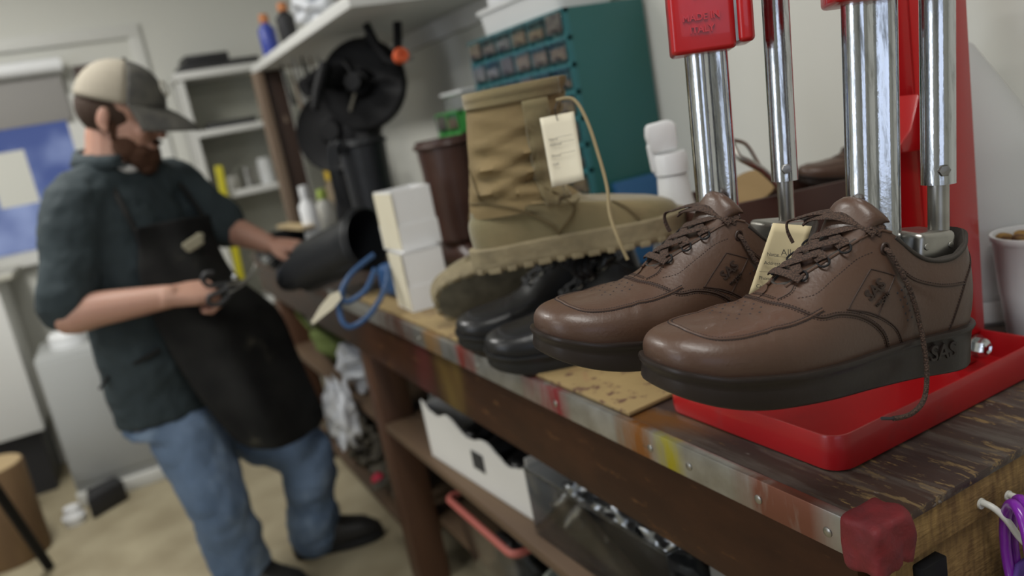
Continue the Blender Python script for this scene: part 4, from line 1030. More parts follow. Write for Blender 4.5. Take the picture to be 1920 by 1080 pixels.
# ------------------------------------------------------------------ wall shelf, its post and the things on it
SHW = mat('white_shelf_paint', (.60, .60, .58), .5)
SX0 = .700
t = thing('wall_shelf', 'white painted shelf board fixed to the wall above the stitching machine', 'shelf', (0, 0, 0))
MB().b(SX0, XW, 2.10, 3.55, 1.62, 1.655).build('shelf_board', SHW, t, bevel=.004)
MB().b(XW-.03, XW, 2.14, 3.5, 1.56, 1.6195).build('wall_cleat', SHW, t)
OLDW = mat('old_brown_board', (.13, .085, .055), .7, noise=(20, (.20, .15, .11), .25, (1, 1, .08)), bump=(40, .4, (1, 1, .1)))
OLDD = mat('old_dark_board', (.045, .025, .018), .6)
t = thing('shelf_post', 'rough brown wooden post holding up the far end of the white shelf', 'post', (0, 0, 0))
MB().b(.685, .72, 3.42, 3.50, BT, 1.6195).build('post_board', OLDW, t, bevel=.003); MB().b(.7201, .80, 3.44, 3.47, BT, 1.6195).build('side_board', OLDD, t, bevel=.003)
def bottle(p, r, h, body, cap, label, cat='bottle', group=None, neck=.45):
    t = thing('bottle', label, cat, p, group=group)
    MB().lathe([(.001, 0), (r*.95, 0), (r, h*.03), (r, h*.62), (r*neck, h*.76), (r*neck, h*.82), (.001, h*.82)], 20).build('bottle_body', body, t)
    MB().lathe([(r*neck*1.2, h*.78), (r*neck*1.25, h*.80), (r*neck*1.15, h*.99), (.001, h)], 18).build('cap', cap, t)
ORG = mat('orange_cap', (.45, .17, .06), .5); BLB = mat('blue_bottle', (.03, .05, .28), .4)
bottle((.735, 3.25, 1.655), .033, .155, BLB, ORG, 'blue bottle with an orange cap near the far end of the white shelf')
bottle((.735, 2.93, 1.655), .032, .135, BLACKP, ORG, 'black bottle with an orange cap on the white shelf')
bottle((.790, 3.10, 1.655), .040, .110, FROST, WHITE, 'pale plastic bottle between the orange-capped bottles on the shelf')
def lumpy(name, c, r, m_, seed, label, cat, amp=.25, n=22, parent=None):
    r_ = random.Random(seed); ph = [(r_.random()*6, r_.random()*6, r_.random()*5+2, r_.random()*5+2) for _ in range(5)]; c = Vector(c); rings = []
    for i in range(1, n):
        a = PI*i/n; ring = []
        for k in range(n*2):
            b = 2*PI*k/(n*2); d = 1+amp*sum(math.sin(p[2]*a*1.5+p[0])*math.sin(round(p[3])*b+p[1]) for p in ph)/2.4
            ring.append(c+Vector((r[0]*d*math.sin(a)*math.cos(b), r[1]*d*math.sin(a)*math.sin(b), max(-r[2], -r[2]*d*math.cos(a)))))
        rings.append(ring)
    o = MB().loft(rings).build(name, m_, parent, sharp=80)
    return tag(o, label, cat)
BAGW = mat('white_plastic_bag', (.66, .68, .72), .35, bump=(25, .6))
lumpy('plastic_bag', (.77, 2.62, 1.715), (.075, .12, .060), BAGW, 4, 'crumpled white plastic bag on the white shelf', 'bag')
t = thing('picture_box', 'small grey square box with a white round mark at the near end of the shelf', 'box', (.735, 2.24, 1.656), -.35)
MB().box((0, 0, .045), (.05, .13, .085)).build('box_body', mat('grey_box', (.20, .19, .17), .6), t, bevel=.004)
MB().lathe([(.001, 0), (.022, 0), (.022, .002), (.001, .002)], 24, M=frame((-.0255, 0, .05), (0, 1, 0), (-1, 0, 0))).build('round_mark', WHITEC, t)
# clutter at the far end of the bench
JARM = mat('pale_jar', (.50, .50, .47), .5, noise=(12, (.35, .33, .28), .3))
for i, (x, y, z, r, h, bm_, cm_, lab) in enumerate((
    (.66, 2.95, BT+.06, .032, .20, WHITE, WHITE, 'tall white plastic bottle on the bench beside the wooden post'),
    (.74, 3.02, BT+.06, .036, .17, JARM, mat('lime_cap', (.35, .45, .10), .5), 'pale jar with a lime green cap behind the white bottle'),
    (.80, 2.90, BT, .034, .19, FROST, ORG, 'clear plastic bottle close to the stitching machine base'),
    (.93, 3.20, BT, .045, .40, JARM, STEEL, 'tall pale can standing behind the stitching machine'),
    (.86, 3.30, BT, .040, .31, PARTSL[1], mat('yellow_cap', (.50, .34, .03), .5), 'brownish jar with a yellow cap near the wooden post'),
    (1.02, 3.38, BT, .050, .50, FROST, WHITE, 'tall milky jug at the far end of the bench'))):
    bottle((x, y, z), r, h, bm_, cm_, lab)
t = thing('wall_hook_tools', 'bundle of steel hand tools hanging under the white shelf by the post', 'tools', (0, 0, 0))
r_ = random.Random(9)
for k in range(9):
    x, y = .76+.045*(k % 4), 3.05+.05*k; ln = .10+.10*r_.random()
    MB().tube([(x, y, 1.6195), (x+.004, y, 1.6195-ln), (x+.012, y-.004, 1.6195-ln-.06)], [.004, .006, .011], 8).build('hand_tool', (STEEL, BLACKM, OLDW)[k % 3], t)
t = thing('tool_rack', 'black metal tray of tools on the bench edge behind the cobbler arm', 'tool tray', (.60, 2.98, BT))
MB().b(-.13, .15, -.16, .16, 0, .055).build('rack_body', BLACKM, t, bevel=.006); MB().b(-.13, .15, .13, .145, .055, .105).build('back_plate', BLACKM, t, bevel=.004)
for k in range(2): MB().lathe([(.001, .012), (.013, .012), (.015, .004), (.016, 0)], 16, M=frame((-.1301, -.08+.055*k, .03), (0, 1, 0), (-1, 0, 0))).build('chrome_knob', CHROME, t)
tag(MB().box((.62, 3.05, BT+.112), (.05, .30, .012), (0, 0, .1)).build('ruler', mat('pale_wood', (.42, .32, .18), .6)), 'pale wooden ruler lying across the black tool tray', 'ruler')
# workpiece pad on the bench under the hand
tag(MB().box((.62, 2.62, BT+.004), (.22, .32, .007), (0, 0, .2)).build('rubber_mat', mat('grey_mat', (.09, .085, .08), .6)), 'thin grey rubber mat on the bench under the black boot', 'mat')

# ------------------------------------------------------------------ purple ring handles on white hooks at the bench end
HOOKM = mat('white_coated_wire', (.66, .66, .62), .35)
hy = BY0+.004
for i, (hx, hz, lab) in enumerate(((.638, .866, 'white coated hook on the bench end nearest the red taped corner'), (.679, .857, 'white coated hook on the bench end, further from the taped corner'))):
    o = MB().tube(smooth([(hx, hy+.012, hz), (hx, hy-.010, hz+.001), (hx+.004, hy-.022, hz-.010), (hx+.010, hy-.030, hz-.028), (hx+.012, hy-.040, hz-.034), (hx+.012, hy-.052, hz-.020)], 6), .0031, 10).tube([(hx, hy-.001, hz), (hx, hy-.003, hz)], .0052, 14).build('hook', HOOKM)
    tag(o, lab, 'hook')
PURP = mat('purple_plastic', (.19, .020, .33), .28, coat=.3); PURF = mat('purple_webbing', (.10, .045, .26), .8, bump=(220, .5))
for i, (dx, lab) in enumerate(((0, 'glossy purple plastic loop on the first hook'), (.011, 'second glossy purple plastic loop pressed against the first'))):
    c = Vector((.634+dx, hy-.036, .832)); P = []
    for k in range(40):
        a = 2*PI*k/40; P.append(c+Vector((.018*math.cos(a)*.7, .019*math.cos(a), .047*math.sin(a))))
    tag(MB().tube(P, .0048, 12, closed=True).build('plastic_ring', PURP), lab, 'ring')
m = MB(); vs = []
for i in range(13):
    for k in range(9): vs.append(Vector((.600+.012*i, hy-.030-.006*math.sin(i*1.1), .812-.014*k-.0010*(i-6)**2)))
m.add(vs, [(i*9+k, i*9+k+1, (i+1)*9+k+1, (i+1)*9+k) for i in range(12) for k in range(8)])
o = m.build('purple_strap', PURF); s_ = o.modifiers.new('thick', 'SOLIDIFY'); s_.thickness = .004
tag(o, 'woven purple strap hanging behind the purple rings', 'strap')

# ------------------------------------------------------------------ things stored under the bench
CARD = mat('white_carton', (.62, .61, .58), .65)
def crate(name, label, cat, c, rz, sx, sy, h, g, m_, torn=0):
    t = thing(name, label, cat, c, rz)
    m = MB()
    m.b(-sx, sx, -sy, -sy+g, 0, h).b(-sx, sx, sy-g, sy, 0, h).b(sx-g, sx, -sy, sy, 0, h).b(-sx, sx, -sy, sy, 0, g)
    m.build('box_body', m_, t, bevel=.001)
    if torn:
        N = 26; r_ = random.Random(8); top = []
        for k in range(N+1):
            u = k/N; y = lerp(-sy, sy, u); z = h*(.80+.30*u-.16*math.sin(u*9)**2)+r_.uniform(-.002, .002); top.append((y, z))
        pts = [(-sy, 0)]+[(y, z) for y, z in top][:]+[(sy, 0)]
        MB().prism(pts, -sx, -sx+g, Matrix(((0, 0, 1, 0), (1, 0, 0, 0), (0, 1, 0, 0), (0, 0, 0, 1)))).build('torn_side', m_, t)
    else: MB().b(-sx, -sx+g, -sy, sy, 0, h).build('front_side', m_, t, bevel=.001)
    return t
t = crate('white_carton', 'torn-edged white cardboard carton full of black shoes on the bench shelf', 'box', (.70, 1.515, .523), .06, .145, .235, .135, .004, CARD, 1)
MB().b(-.1475, -.1455, -.05, .0, .045, .085).build('printed_mark', mat('print_black', (.03, .03, .03), .7), t)
r_ = random.Random(4)
for k, (lab) in enumerate(('black shoe at the front of the torn white carton', 'black shoe in the middle of the torn white carton', 'black shoe at the back of the torn white carton')):
    c = copy_thing(bs, lab); c.matrix_world = Matrix.Translation((.585, 1.39+.115*k, .560))@Matrix.Rotation(.05-.05*k, 4, 'Z')@Matrix.Rotation(-.12, 4, 'Y')@Matrix.Scale(.75, 4)
# clear bin with wrapped silvery things
t = thing('clear_bin', 'clear plastic bin of glossy wrapped items standing on the bench shelf', 'bin', (.700, 1.045, .523), .03)
g = .0025; sx, sy, h = .145, .20, .135
m = MB(); m.b(-sx, sx, -sy, -sy+g, 0, h).b(-sx, sx, sy-g, sy, 0, h).b(sx-g, sx, -sy, sy, 0, h).b(-sx, -sx+g, -sy, sy, 0, h).b(-sx, sx, -sy, sy, 0, g)
m.build('bin_body', CLEARP, t, bevel=.001)
MB().tube([(-sx, -sy, h), (-sx, sy, h), (sx, sy, h), (sx, -sy, h)], .003, 8, closed=True).build('rim', CLEARP, t)
FOIL = mat('silver_foil', (.42, .43, .44), .20, metal=.85, bump=(9, .9)); DGL = mat('dark_gloss_wrap', (.03, .034, .040), .10, bump=(10, .8), coat=.6)
for k in range(5):
    lumpy('foil_packet', (.635+.06*(k % 2), .92+.060*k, .590+.022*(k % 2)), (.050, .044, .050), (FOIL, DGL, FOIL, DGL, FOIL)[k], 20+k,
          ('crumpled silver packet nearest the camera end of the clear bin', 'dark glossy wrapped packet beside the nearest silver one', 'silver packet in the middle of the clear bin', 'dark glossy packet further back in the clear bin', 'silver packet at the far end of the clear bin')[k], 'packet', .35)
lumpy('black_bag', (.80, .70, .60), (.09, .10, .070), BLACKP, 31, 'black plastic bag on the bench shelf under the red taped corner', 'bag', .3)
t = thing('metal_sheet', 'grey folded metal panel standing at the near end of the bench shelf', 'panel', (0, 0, 0))
MB().b(.60, .606, .66, .80, .523, .665).b(.60, .68, .66, .666, .523, .665).build('panel_sheet', mat('grey_sheet', (.17, .17, .165), .5), t, bevel=.003)
# red-rimmed food tub on the low shelf
t = thing('lidded_container', 'clear container with a faded red rim under the shelf of the bench', 'container', (.66, 1.575, .193), 0)
m = MB(); sx, sy, h = .10, .175, .205
m.loft([[Vector((x, y, z)) for x, y in rounded_rect(-sx+g, sx-g, -sy+g, sy-g, .02)] for g, z in ((.022, 0), (.006, .17), (.0, h), (.004, h), (.010, .17), (.026, .005))]).build('container_body', CLEARP, t)
RDR = mat('faded_red_rim', (.38, .10, .08), .5)
MB().tube([Vector((x, y, h)) for x, y in rounded_rect(-sx-.003, sx+.003, -sy-.003, sy+.003, .022)], .0085, 8, closed=True).build('rim', RDR, t)
lumpy('rubber_scraps', (.66, 1.575, .262), (.058, .10, .062), RUBB, 7, 'heap of black rubber scraps in the red-rimmed container', 'scraps', .3)
t = thing('plastic_pail', 'pale green plastic tub on the low bench shelf in front of the carton', 'tub', (.655, 1.27, .193))
MB().lathe([(.001, 0), (.075, 0), (.095, .15), (.101, .152), (.102, .162), (.094, .162), (.072, .01), (.001, .01)], 32).build('tub_body', mat('pale_green_plastic', (.42, .46, .40), .4), t)
DGRN = mat('dark_green_plastic', (.01, .10, .025), .5)
t = thing('green_crate', 'dark green plastic tray behind the white carton under the bench', 'tray', (.84, 1.93, .523)); MB().b(-.18, .18, -.08, .08, 0, .13).build('tray_body', DGRN, t, bevel=.008)
t = thing('grey_case', 'grey plastic case standing between the bench leg and the white carton', 'case', (.66, 1.855, .523)); MB().b(-.035, .05, -.05, .08, 0, .085).build('case_body', mat('grey_case', (.16, .165, .16), .6), t, bevel=.006)
# far bay of the shelf
OLIVE = mat('olive_cloth', (.085, .115, .025), .85, bump=(120, .3))
t = thing('olive_bag', 'olive green cloth bag lying on the bench shelf past the leg', 'bag', (0, 0, 0))
lumpy('bag_body', (.655, 2.83, .60), (.11, .24, .075), OLIVE, 12, None, None, .12, parent=t)
MB().tube(smooth([(.57, 2.98, .63), (.545, 3.02, .70), (.56, 2.90, .705), (.575, 2.82, .64)], 6), .009, 8).build('bag_handle', OLIVE, t)
lumpy('plastic_bag', (.60, 2.42, .602), (.075, .11, .078), BAGW, 15, 'white plastic bag on the shelf edge beside the bench leg', 'bag', .3)
lumpy('hanging_bag', (.470, 2.32, .50), (.045, .07, .10), BAGW, 17, 'end of a white plastic bag drooping over the shelf edge', 'bag', .3)
SCRAP = mat('dark_scrap_leather', (.025, .022, .018), .7, noise=(24, (.09, .075, .05), .2))
for k in range(6):
    lumpy('leather_offcut', (.60+.03*(k % 2), 2.32+.16*k, .250), (.065, .072, .052), SCRAP, 40+k, ('dark leather offcut heap nearest the bench leg on the low shelf', 'dark leather offcut heap second from the bench leg', 'dark leather offcut heap third from the bench leg', 'dark leather offcut heap fourth from the bench leg', 'dark leather offcut heap fifth from the bench leg', 'dark leather offcut heap at the far end of the low shelf')[k], 'offcuts', .5)
tag(MB().sphere((.535, 2.33, .25), .022, 12).build('red_ball', mat('red_plastic', (.45, .02, .05), .5)), 'small red ball among the dark offcuts by the bench leg', 'ball')
t = thing('cardboard_sheet', 'tan cardboard sheet leaning on the bench leg by the offcuts', 'cardboard'); MB().box((.575, 2.20, .36), (.05, .02, .31), (.12, 0, 0)).build('sheet', mat('tan_card', (.22, .15, .08), .8), t, bevel=.001)
t = thing('brown_carton', 'flat brown cardboard box on the floor under the bench', 'box', (.78, 2.50, .0), .1); MB().b(-.13, .13, -.16, .16, 0, .10).build('box_body', mat('brown_card', (.20, .13, .07), .8), t, bevel=.002)

# ------------------------------------------------------------------ far end of the room
t = thing('shelf_unit', 'white painted shelf unit against the far wall', 'shelf unit', (0, 0, 0))
fx0, fx1, fy0, fy1 = .475, .97, 4.16, 4.44
m = MB(); m.b(fx0, fx0+.025, fy0, fy1, 0, 1.70).b(fx1-.025, fx1, fy0, fy1, 0, 1.70); m.build('side_panel', SHW, t)
MB().b(fx0, fx1, fy1-.012, fy1, 0, 1.70).build('back_panel', mat('cream_panel', (.42, .42, .36), .8), t)
for z in (.55, 1.115, 1.425): MB().b(fx0+.025, fx1-.025, fy0, fy1-.012, z, z+.030).build('shelf', SHW, t, bevel=.002)
MB().b(fx0-.01, fx1+.01, fy0-.01, fy1, 1.70, 1.735).build('top_board', SHW, t, bevel=.002)
t = thing('black_case', 'flat black case lying on top of the white shelf unit', 'case', (.66, 4.29, 1.736), .05)
MB().prism([(-.16, -.10), (.22, -.10), (.22, .10), (-.16, .10)], 0, .035).b(-.13, .08, -.09, .09, .0355, .075).build('case_body', BLACKP, t, bevel=.008)
YEL = mat('yellow_plastic', (.52, .46, .02), .5)
t = thing('yellow_gadget', 'small bright yellow plastic gadget on the second shelf of the white unit', 'gadget', (.90, 4.24, 1.456)); MB().b(-.03, .03, -.03, .03, .03, .10).build('gadget_body', YEL, t, bevel=.012); MB().b(-.07, .03, -.03, .04, 0, .0295).build('gadget_base', BLACKP, t, bevel=.006)
t = thing('yellow_level', 'long yellow spirit level leaning against the left side of the shelf unit', 'level'); MB().box((.53, 4.135, .93), (.035, .02, .70), (0, .06, 0)).build('level_body', YEL, t, bevel=.002)
for k, (x, r, h, mm, lab) in enumerate(((.62, .032, .07, JARM, 'pale jar at the left of the third shelf'), (.70, .04, .10, STEEL, 'steel can beside the pale jar'), (.79, .036, .13, FROST, 'milky plastic jar in the middle of the third shelf'), (.87, .04, .09, STEEL, 'steel can at the right end of the third shelf'))):
    t = thing('can', lab, 'can', (x, 4.26, 1.146)); MB().lathe([(.001, 0), (r, 0), (r, h*.8), (r*.9, h*.82), (r*.9, h), (.001, h)], 18).build('can_body', mm, t)
t = thing('black_tray', 'low black tray on the second shelf of the white unit', 'tray', (.70, 4.26, 1.456)); MB().b(-.14, .10, -.06, .08, 0, .03).build('tray_body', BLACKP, t, bevel=.006)
# window trim, blind
t = MB(); t.b(.335, .395, YF-.022, YF, 0, 1.96); t.b(-1.5, .395, YF-.022, YF, 1.96, 2.02); struct(t.build('trim_1', TRIM, bevel=.002))
tag(MB().b(-1.33, .0, YF-.055, YF-.035, 1.62, 1.83).build('roller_blind', mat('grey_blind', (.27, .26, .25), .8), bevel=.002), 'grey roller blind pulled part way down the far window', 'blind')
tag(MB().lathe([(.001, -.70), (.035, -.70), (.035, .70), (.001, .70)], 20, M=Matrix.Translation((-.68, YF-.075, 1.87))@Matrix.Rotation(PI/2, 4, 'Y')).build('blind_roller', WHITE), 'white roller tube of the blind above the far window', 'blind roller')
tag(MB().b(.06, .19, YF-.03, YF-.001, 1.62, 1.86).build('wooden_plaque', OLDD, bevel=.002), 'dark brown wooden plaque on the far wall behind the cap', 'plaque')
for k, (x0, x1, z0, z1, lab) in enumerate(((-.40, -.24, 1.27, 1.52, 'white paper sheet taped to the far window'), (-.25, -.06, 1.10, 1.25, 'lower white paper sheet at the foot of the window'))):
    tag(MB().b(x0, x1, YF-.034, YF-.032, z0, z1).build('paper_sheet', mat('paper_white', (.60, .60, .55), .8)), lab, 'paper')
# counter under the window
t = thing('counter', 'white counter cabinet under the far window', 'counter', (0, 0, 0))
MB().b(-1.9, -.47, 4.0, 4.44, .30, .98).build('cabinet_body', SHW, t, bevel=.003); MB().b(-1.9, -.40, 3.97, 4.44, .981, 1.005).build('counter_top', mat('pale_laminate', (.44, .43, .37), .5), t, bevel=.003)
MB().b(-1.9, -.50, 4.06, 4.44, 0, .2995).build('gap_shade_box', BLACKP, t)  # black box standing in for the shade of the gap under the counter
tag(MB().tube([(-.66, 3.96, 1.02), (-.625, 3.95, .62)], .018, 8).build('broomstick', mat('brown_handle', (.13, .055, .02), .5)), 'brown wooden tool handle leaning against the white counter', 'stick')
r_ = random.Random(12)
cl = [('blue bottle on the counter by the window', BLB, .10, .035), ('amber jar on the counter by the window', mat('amber', (.28, .14, .03), .4), .13, .04), ('pale tin on the counter near the corner of the window', JARM, .11, .05), ('steel tin on the counter behind the shirt sleeve', STEEL, .09, .04), ('white pot on the counter at the left edge', WHITE, .16, .05), ('orange tin in front on the counter', ORG, .05, .045)]
for k, (lab, mm, h, r) in enumerate(cl):
    bottle((-.56-.10*k, 4.18-.08*(k % 3), 1.006), r, h+.08, mm, (STEEL, WHITE, BLACKP)[k % 3], lab, neck=.6)
# white appliance behind the cobbler
t = thing('white_cabinet', 'tall white metal cabinet standing on the floor behind the cobbler', 'cabinet', (0, 0, 0))
MB().b(-.40, -.055, 3.72, 4.15, .065, .655).build('cabinet_body', mat('off_white_metal', (.37, .38, .375), .4), t, bevel=.006)
MB().b(-.405, -.05, 3.70, 4.15, 0, .060).build('plinth', TRIM, t, bevel=.004)
MB().b(-.395, -.06, 3.712, 3.7195, .10, .635).build('door', mat('off_white_metal', (.37, .38, .375), .4), t, bevel=.003)
tag(MB().lathe([(.001, 0), (.075, 0), (.075, .05), (.06, .065), (.001, .07)], 24, o=(-.27, 3.90, .656)).build('white_bowl', WHITE), 'upturned white bowl on top of the white cabinet', 'bowl')
t = thing('dustpan', 'black dustpan lying against the foot of the white cabinet', 'dustpan', (-.30, 3.60, .0), .5)
MB().prism([(-.09, -.05), (.08, -.03), (.10, .07), (-.03, .07)], 0, .09).build('pan', BLACKP, t, bevel=.01)
t = thing('white_cap_jar', 'small white-topped jar on the floor beside the black dustpan', 'jar', (-.42, 3.56, 0)); MB().lathe([(.001, 0), (.04, 0), (.045, .03), (.03, .05), (.03, .07), (.001, .075)], 20).build('jar_body', WHITE, t)
t = thing('white_bottle', 'white spray bottle with a red label under the counter', 'bottle', (-.62, 3.86, 0)); MB().lathe([(.001, 0), (.04, 0), (.045, .03), (.045, .10), (.02, .14), (.02, .17), (.001, .17)], 20).build('bottle_body', WHITE, t); MB().b(-.06, .05, -.02, .02, .17, .23).build('nozzle', WHITE, t, bevel=.01); MB().b(-.085, -.055, -.02, .02, .18, .21).build('red_nozzle_tip', mat('red_plastic', (.45, .02, .05), .5), t)
# tree stump on a black stand
st_c = atd_(0, 868, 2.98); STW = mat('stump_wood', (.20, .125, .06), .8, noise=(14, (.12, .07, .035), .25, (1, 1, .2)), bump=(30, .6, (1, 1, .1)))
t = thing('wood_stump', 'round wooden stump used as an anvil block at the left edge', 'stump', (st_c.x-.055, st_c.y, 0))
MB().lathe([(.001, 0), (.125, 0), (.13, .02), (.13, st_c.z-.012), (.127, st_c.z-.004), (.001, st_c.z-.0039)], 36).build('stump_body', STW, t); MB().lathe([(.001, st_c.z-.0035), (.124, st_c.z-.0035), (.122, st_c.z), (.001, st_c.z)], 36).build('cut_top', mat('cut_wood', (.38, .28, .15), .7), t)
t = thing('black_stand', 'black metal stand with slanting legs in front of the wooden stump', 'stand', (0, 0, 0))
a = atd_(-30, 885, 2.55); b = atz(92, 1062, .01)
MB().tube([a, b], .018, 8).build('leg', BLACKM, t)
a2 = a+Vector((-.02, -.01, 0)); MB().tube([a2, Vector((a.x-.05, a.y-.35, .01))], .018, 8).build('leg', BLACKM, t)
MB().tube([a2, Vector((a.x-.45, a.y+.2, .01))], .018, 8).build('leg', BLACKM, t)
tag(lumpy('blue_cloth', (-.62, 2.36, .06), (.09, .12, .06), mat('grey_blue_cloth', (.06, .08, .12), .9), 51, None, None), 'grey-blue cloth heaped on the floor at the bottom left corner', 'cloth')

# ------------------------------------------------------------------ the cobbler
SKIN = mat('skin', (.44, .262, .195), .5, sub=.08, noise=(10, (.40, .205, .150), .3)); 
SHIRT = mat('slate_shirt', (.026, .039, .045), .85, noise=(5, (.019, .029, .034), .3), bump=(26, .6))
JEANS = mat('blue_denim', (.14, .20, .30), .85, noise=(5, (.075, .12, .20), .2), bump=(50, .4))
layer(JEANS, 4, (1, 1, .6), .50, .68, (.27, .35, .45), 6.1)
APR = mat('black_apron', (.007, .007, .0075), .85, spec=.2, noise=(10, (.018, .018, .017), .2), bump=(30, .5))
layer(APR, 9, (1, 1, 1), .60, .75, (.075, .070, .052), 3.4)
HAIR = mat('brown_hair', (.035, .017, .009), .8, bump=(160, .8)); BEARD = mat('brown_beard', (.060, .025, .012), .9, bump=(120, 1.0))
man = thing('person', 'person in a cap, slate work shirt, black apron and jeans cutting leather at the bench', 'person', (.08, 2.46, 0))
man.location = (0, 0, 0)
def remesh(mb, name, m_, vox, parent, sm=6, fac=.6, disp=None):
    o = mb.build(name, m_, None); r_ = o.modifiers.new('r', 'REMESH'); r_.mode = 'VOXEL'; r_.voxel_size = vox
    s_ = o.modifiers.new('s', 'SMOOTH'); s_.iterations = sm; s_.factor = fac
    if disp:
        tx = bpy.data.textures.new('folds', 'CLOUDS'); tx.noise_scale = disp[0]; d_ = o.modifiers.new('d', 'DISPLACE'); d_.texture = tx; d_.strength = disp[1]; d_.texture_coords = 'GLOBAL'
    dg = bpy.context.evaluated_depsgraph_get(); me = bpy.data.meshes.new_from_object(o.evaluated_get(dg)); nm = o.name
    bpy.data.objects.remove(o); me.materials.clear(); me.materials.append(m_)
    me.polygons.foreach_set('use_smooth', [True]*len(me.polygons))
    o = bpy.data.objects.new(name, me); COL.objects.link(o); o.parent = parent; return o
def ltube(mb, pts, rs, k=5, n=16):
    P = smooth(pts, k); R_ = [v.x for v in smooth([(r, 0, 0) for r in rs], k)]
    mb.tube(P, R_, n); mb.sphere(P[0], R_[0]*.98, 10); mb.sphere(P[-1], R_[-1]*.98, 10)
def hand(mb, wr, fdir, back, thumb, curl, sc=1.0, spread=.25):
    """wrist point, finger direction, back-of-hand normal, thumb side (+1/-1 along cross), curl per joint"""
    x = Vector(fdir).normalized(); z = Vector(back); z = (z-x*z.dot(x)).normalized(); y = z.cross(x)*thumb
    wr = Vector(wr)
    ring = []
    for u, hw, th_ in ((-.02, .027, .020), (.01, .032, .019), (.05, .041, .017), (.085, .041, .014), (.098, .036, .011)):
        ring.append([wr+x*u*sc+(y*hw*math.copysign(abs(math.cos(a))**.7, math.cos(a))+z*th_*math.copysign(abs(math.sin(a))**.8, math.sin(a)))*sc for a in [2*PI*q/16 for q in range(16)]])
    mb.loft(ring)
    for i, (off, ln) in enumerate(((.030, .072), (.010, .080), (-.011, .074), (-.030, .058))):
        p = wr+(x*.088+y*off)*sc; d = (x+y*off*spread*8*.3).normalized(); P = [p-d*.02*sc, p]
        ang = 0
        for j, f in enumerate((.45, .30, .25)):
            ang += curl[i][j]; dd = d*math.cos(ang)-z*math.sin(ang); p = p+dd*ln*f*sc; P.append(p)
        R_ = [.0095, .0092, .0085, .0078, .0068]
        mb.tube(P, [r*sc for r in R_], 10); mb.sphere(P[-1], .0068*sc, 8)
        for q in P[1:4]: mb.sphere(q, .0090*sc, 8)
    p = wr+(x*.020+y*.026-z*.004)*sc; P = [p]
    d = (x*.70+y*.62-z*.30).normalized(); P.append(p+d*.040*sc); d2 = (x*.92+y*.15-z*.35).normalized(); P.append(P[-1]+d2*.032*sc); P.append(P[-1]+(d2-z*.2).normalized()*.025*sc)
    mb.tube(P, [.0145*sc, .0125*sc, .0105*sc, .0085*sc], 12); mb.sphere(P[-1], .0085*sc, 8)
hipc = aty(322, 748, 2.47); chest = aty(238, 440, 2.45); neckb = aty(212, 318, 2.45)
sdir = Vector((.76, .65, 0)).normalized(); fdir_ = Vector((.65, -.76, 0)).normalized()
RS = aty(140, 385, 2.36); RE = aty(122, 590, 2.27); RW = aty(318, 556, 2.17)
LS = aty(325, 345, 2.56); LE = aty(425, 428, 2.52); LW = aty(505, 458, 2.44)
RH = aty(345, 790, 2.42); RK = aty(402, 925, 2.36); RA = aty(462, 1085, 2.42)
LH_ = aty(430, 770, 2.52); LK = aty(572, 850, 2.44); LA = aty(592, 1012, 2.52)
hc = aty(230, 214, 2.43)
fh = Vector((.84, -.42, -.36)).normalized(); sh_ = Vector((.42, .90, 0)); sh_ = (sh_-fh*sh_.dot(fh)).normalized(); uh = fh.cross(sh_)
HM = Matrix((fh, sh_, uh)).transposed().to_4x4(); HM.translation = hc; HM = HM@Matrix.Scale(1.09, 4)
def el(mb, c, r, n=16, M=None):
    m_ = MB(); m_.sphere((0, 0, 0), 1, n, r); m_.xf(Matrix.Translation(c)); m_.xf(M or HM); mb.add(m_.v, m_.f)
b_ = MB()
el(b_, (-.010, 0, .030), (.094, .075, .088), 20); el(b_, (.022, 0, -.035), (.066, .060, .078)); el(b_, (.048, 0, -.085), (.034, .036, .028)); el(b_, (.070, 0, .028), (.022, .050, .016))
el(b_, (.091, 0, -.018), (.014, .0125, .022)); el(b_, (.098, 0, -.032), (.013, .015, .011)); el(b_, (.084, 0, -.062), (.010, .024, .0075)); el(b_, (.082, 0, -.074), (.010, .020, .007))
for q in (-1, 1):
    el(b_, (.066, q*.036, -.028), (.020, .020, .022)); el(b_, (-.012, q*.077, -.012), (.016, .008, .028), 12); el(b_, (-.004, q*.078, -.034), (.009, .007, .012), 10)
ltube(b_, [hc+HM.to_3x3()@Vector((-.03, 0, -.05)), neckb+Vector((0, 0, .02)), chest+Vector((0, 0, .10))], (.058, .064, .08))
def torso_rings(off=0, z0=0):
    R_ = []
    cl_ = [aty(335, 790, 2.46), hipc, aty(292, 640, 2.45), aty(265, 540, 2.44), chest, aty(222, 370, 2.45), aty(214, 335, 2.45)]
    wd = [.168, .172, .165, .168, .185, .150, .075]; dp = [.125, .135, .140, .140, .125, .095, .065]
    C_ = smooth(cl_, 4); W_ = [v.x for v in smooth([(a, 0, 0) for a in wd], 4)]; D_ = [v.x for v in smooth([(a, 0, 0) for a in dp], 4)]
    for c, w1_, d1 in zip(C_, W_, D_): R_.append([c+sdir*(w1_+off)*math.cos(a)+fdir_*(d1+off)*math.sin(a) for a in [2*PI*q/28 for q in range(28)]])
    return R_
b_.loft(torso_rings(-.02))
ltube(b_, [RS, RS.lerp(RE, .5), RE, RE.lerp(RW, .35), RW], (.055, .048, .044, .044, .030)); ltube(b_, [LS, LS.lerp(LE, .5), LE, LE.lerp(LW, .35), LW], (.055, .048, .042, .042, .028))
ltube(b_, [RH, RH.lerp(RK, .5), RK, RK.lerp(RA, .4), RA], (.085, .078, .058, .056, .04)); ltube(b_, [LH_, LH_.lerp(LK, .5), LK, LK.lerp(LA, .4), LA], (.085, .078, .058, .056, .04))
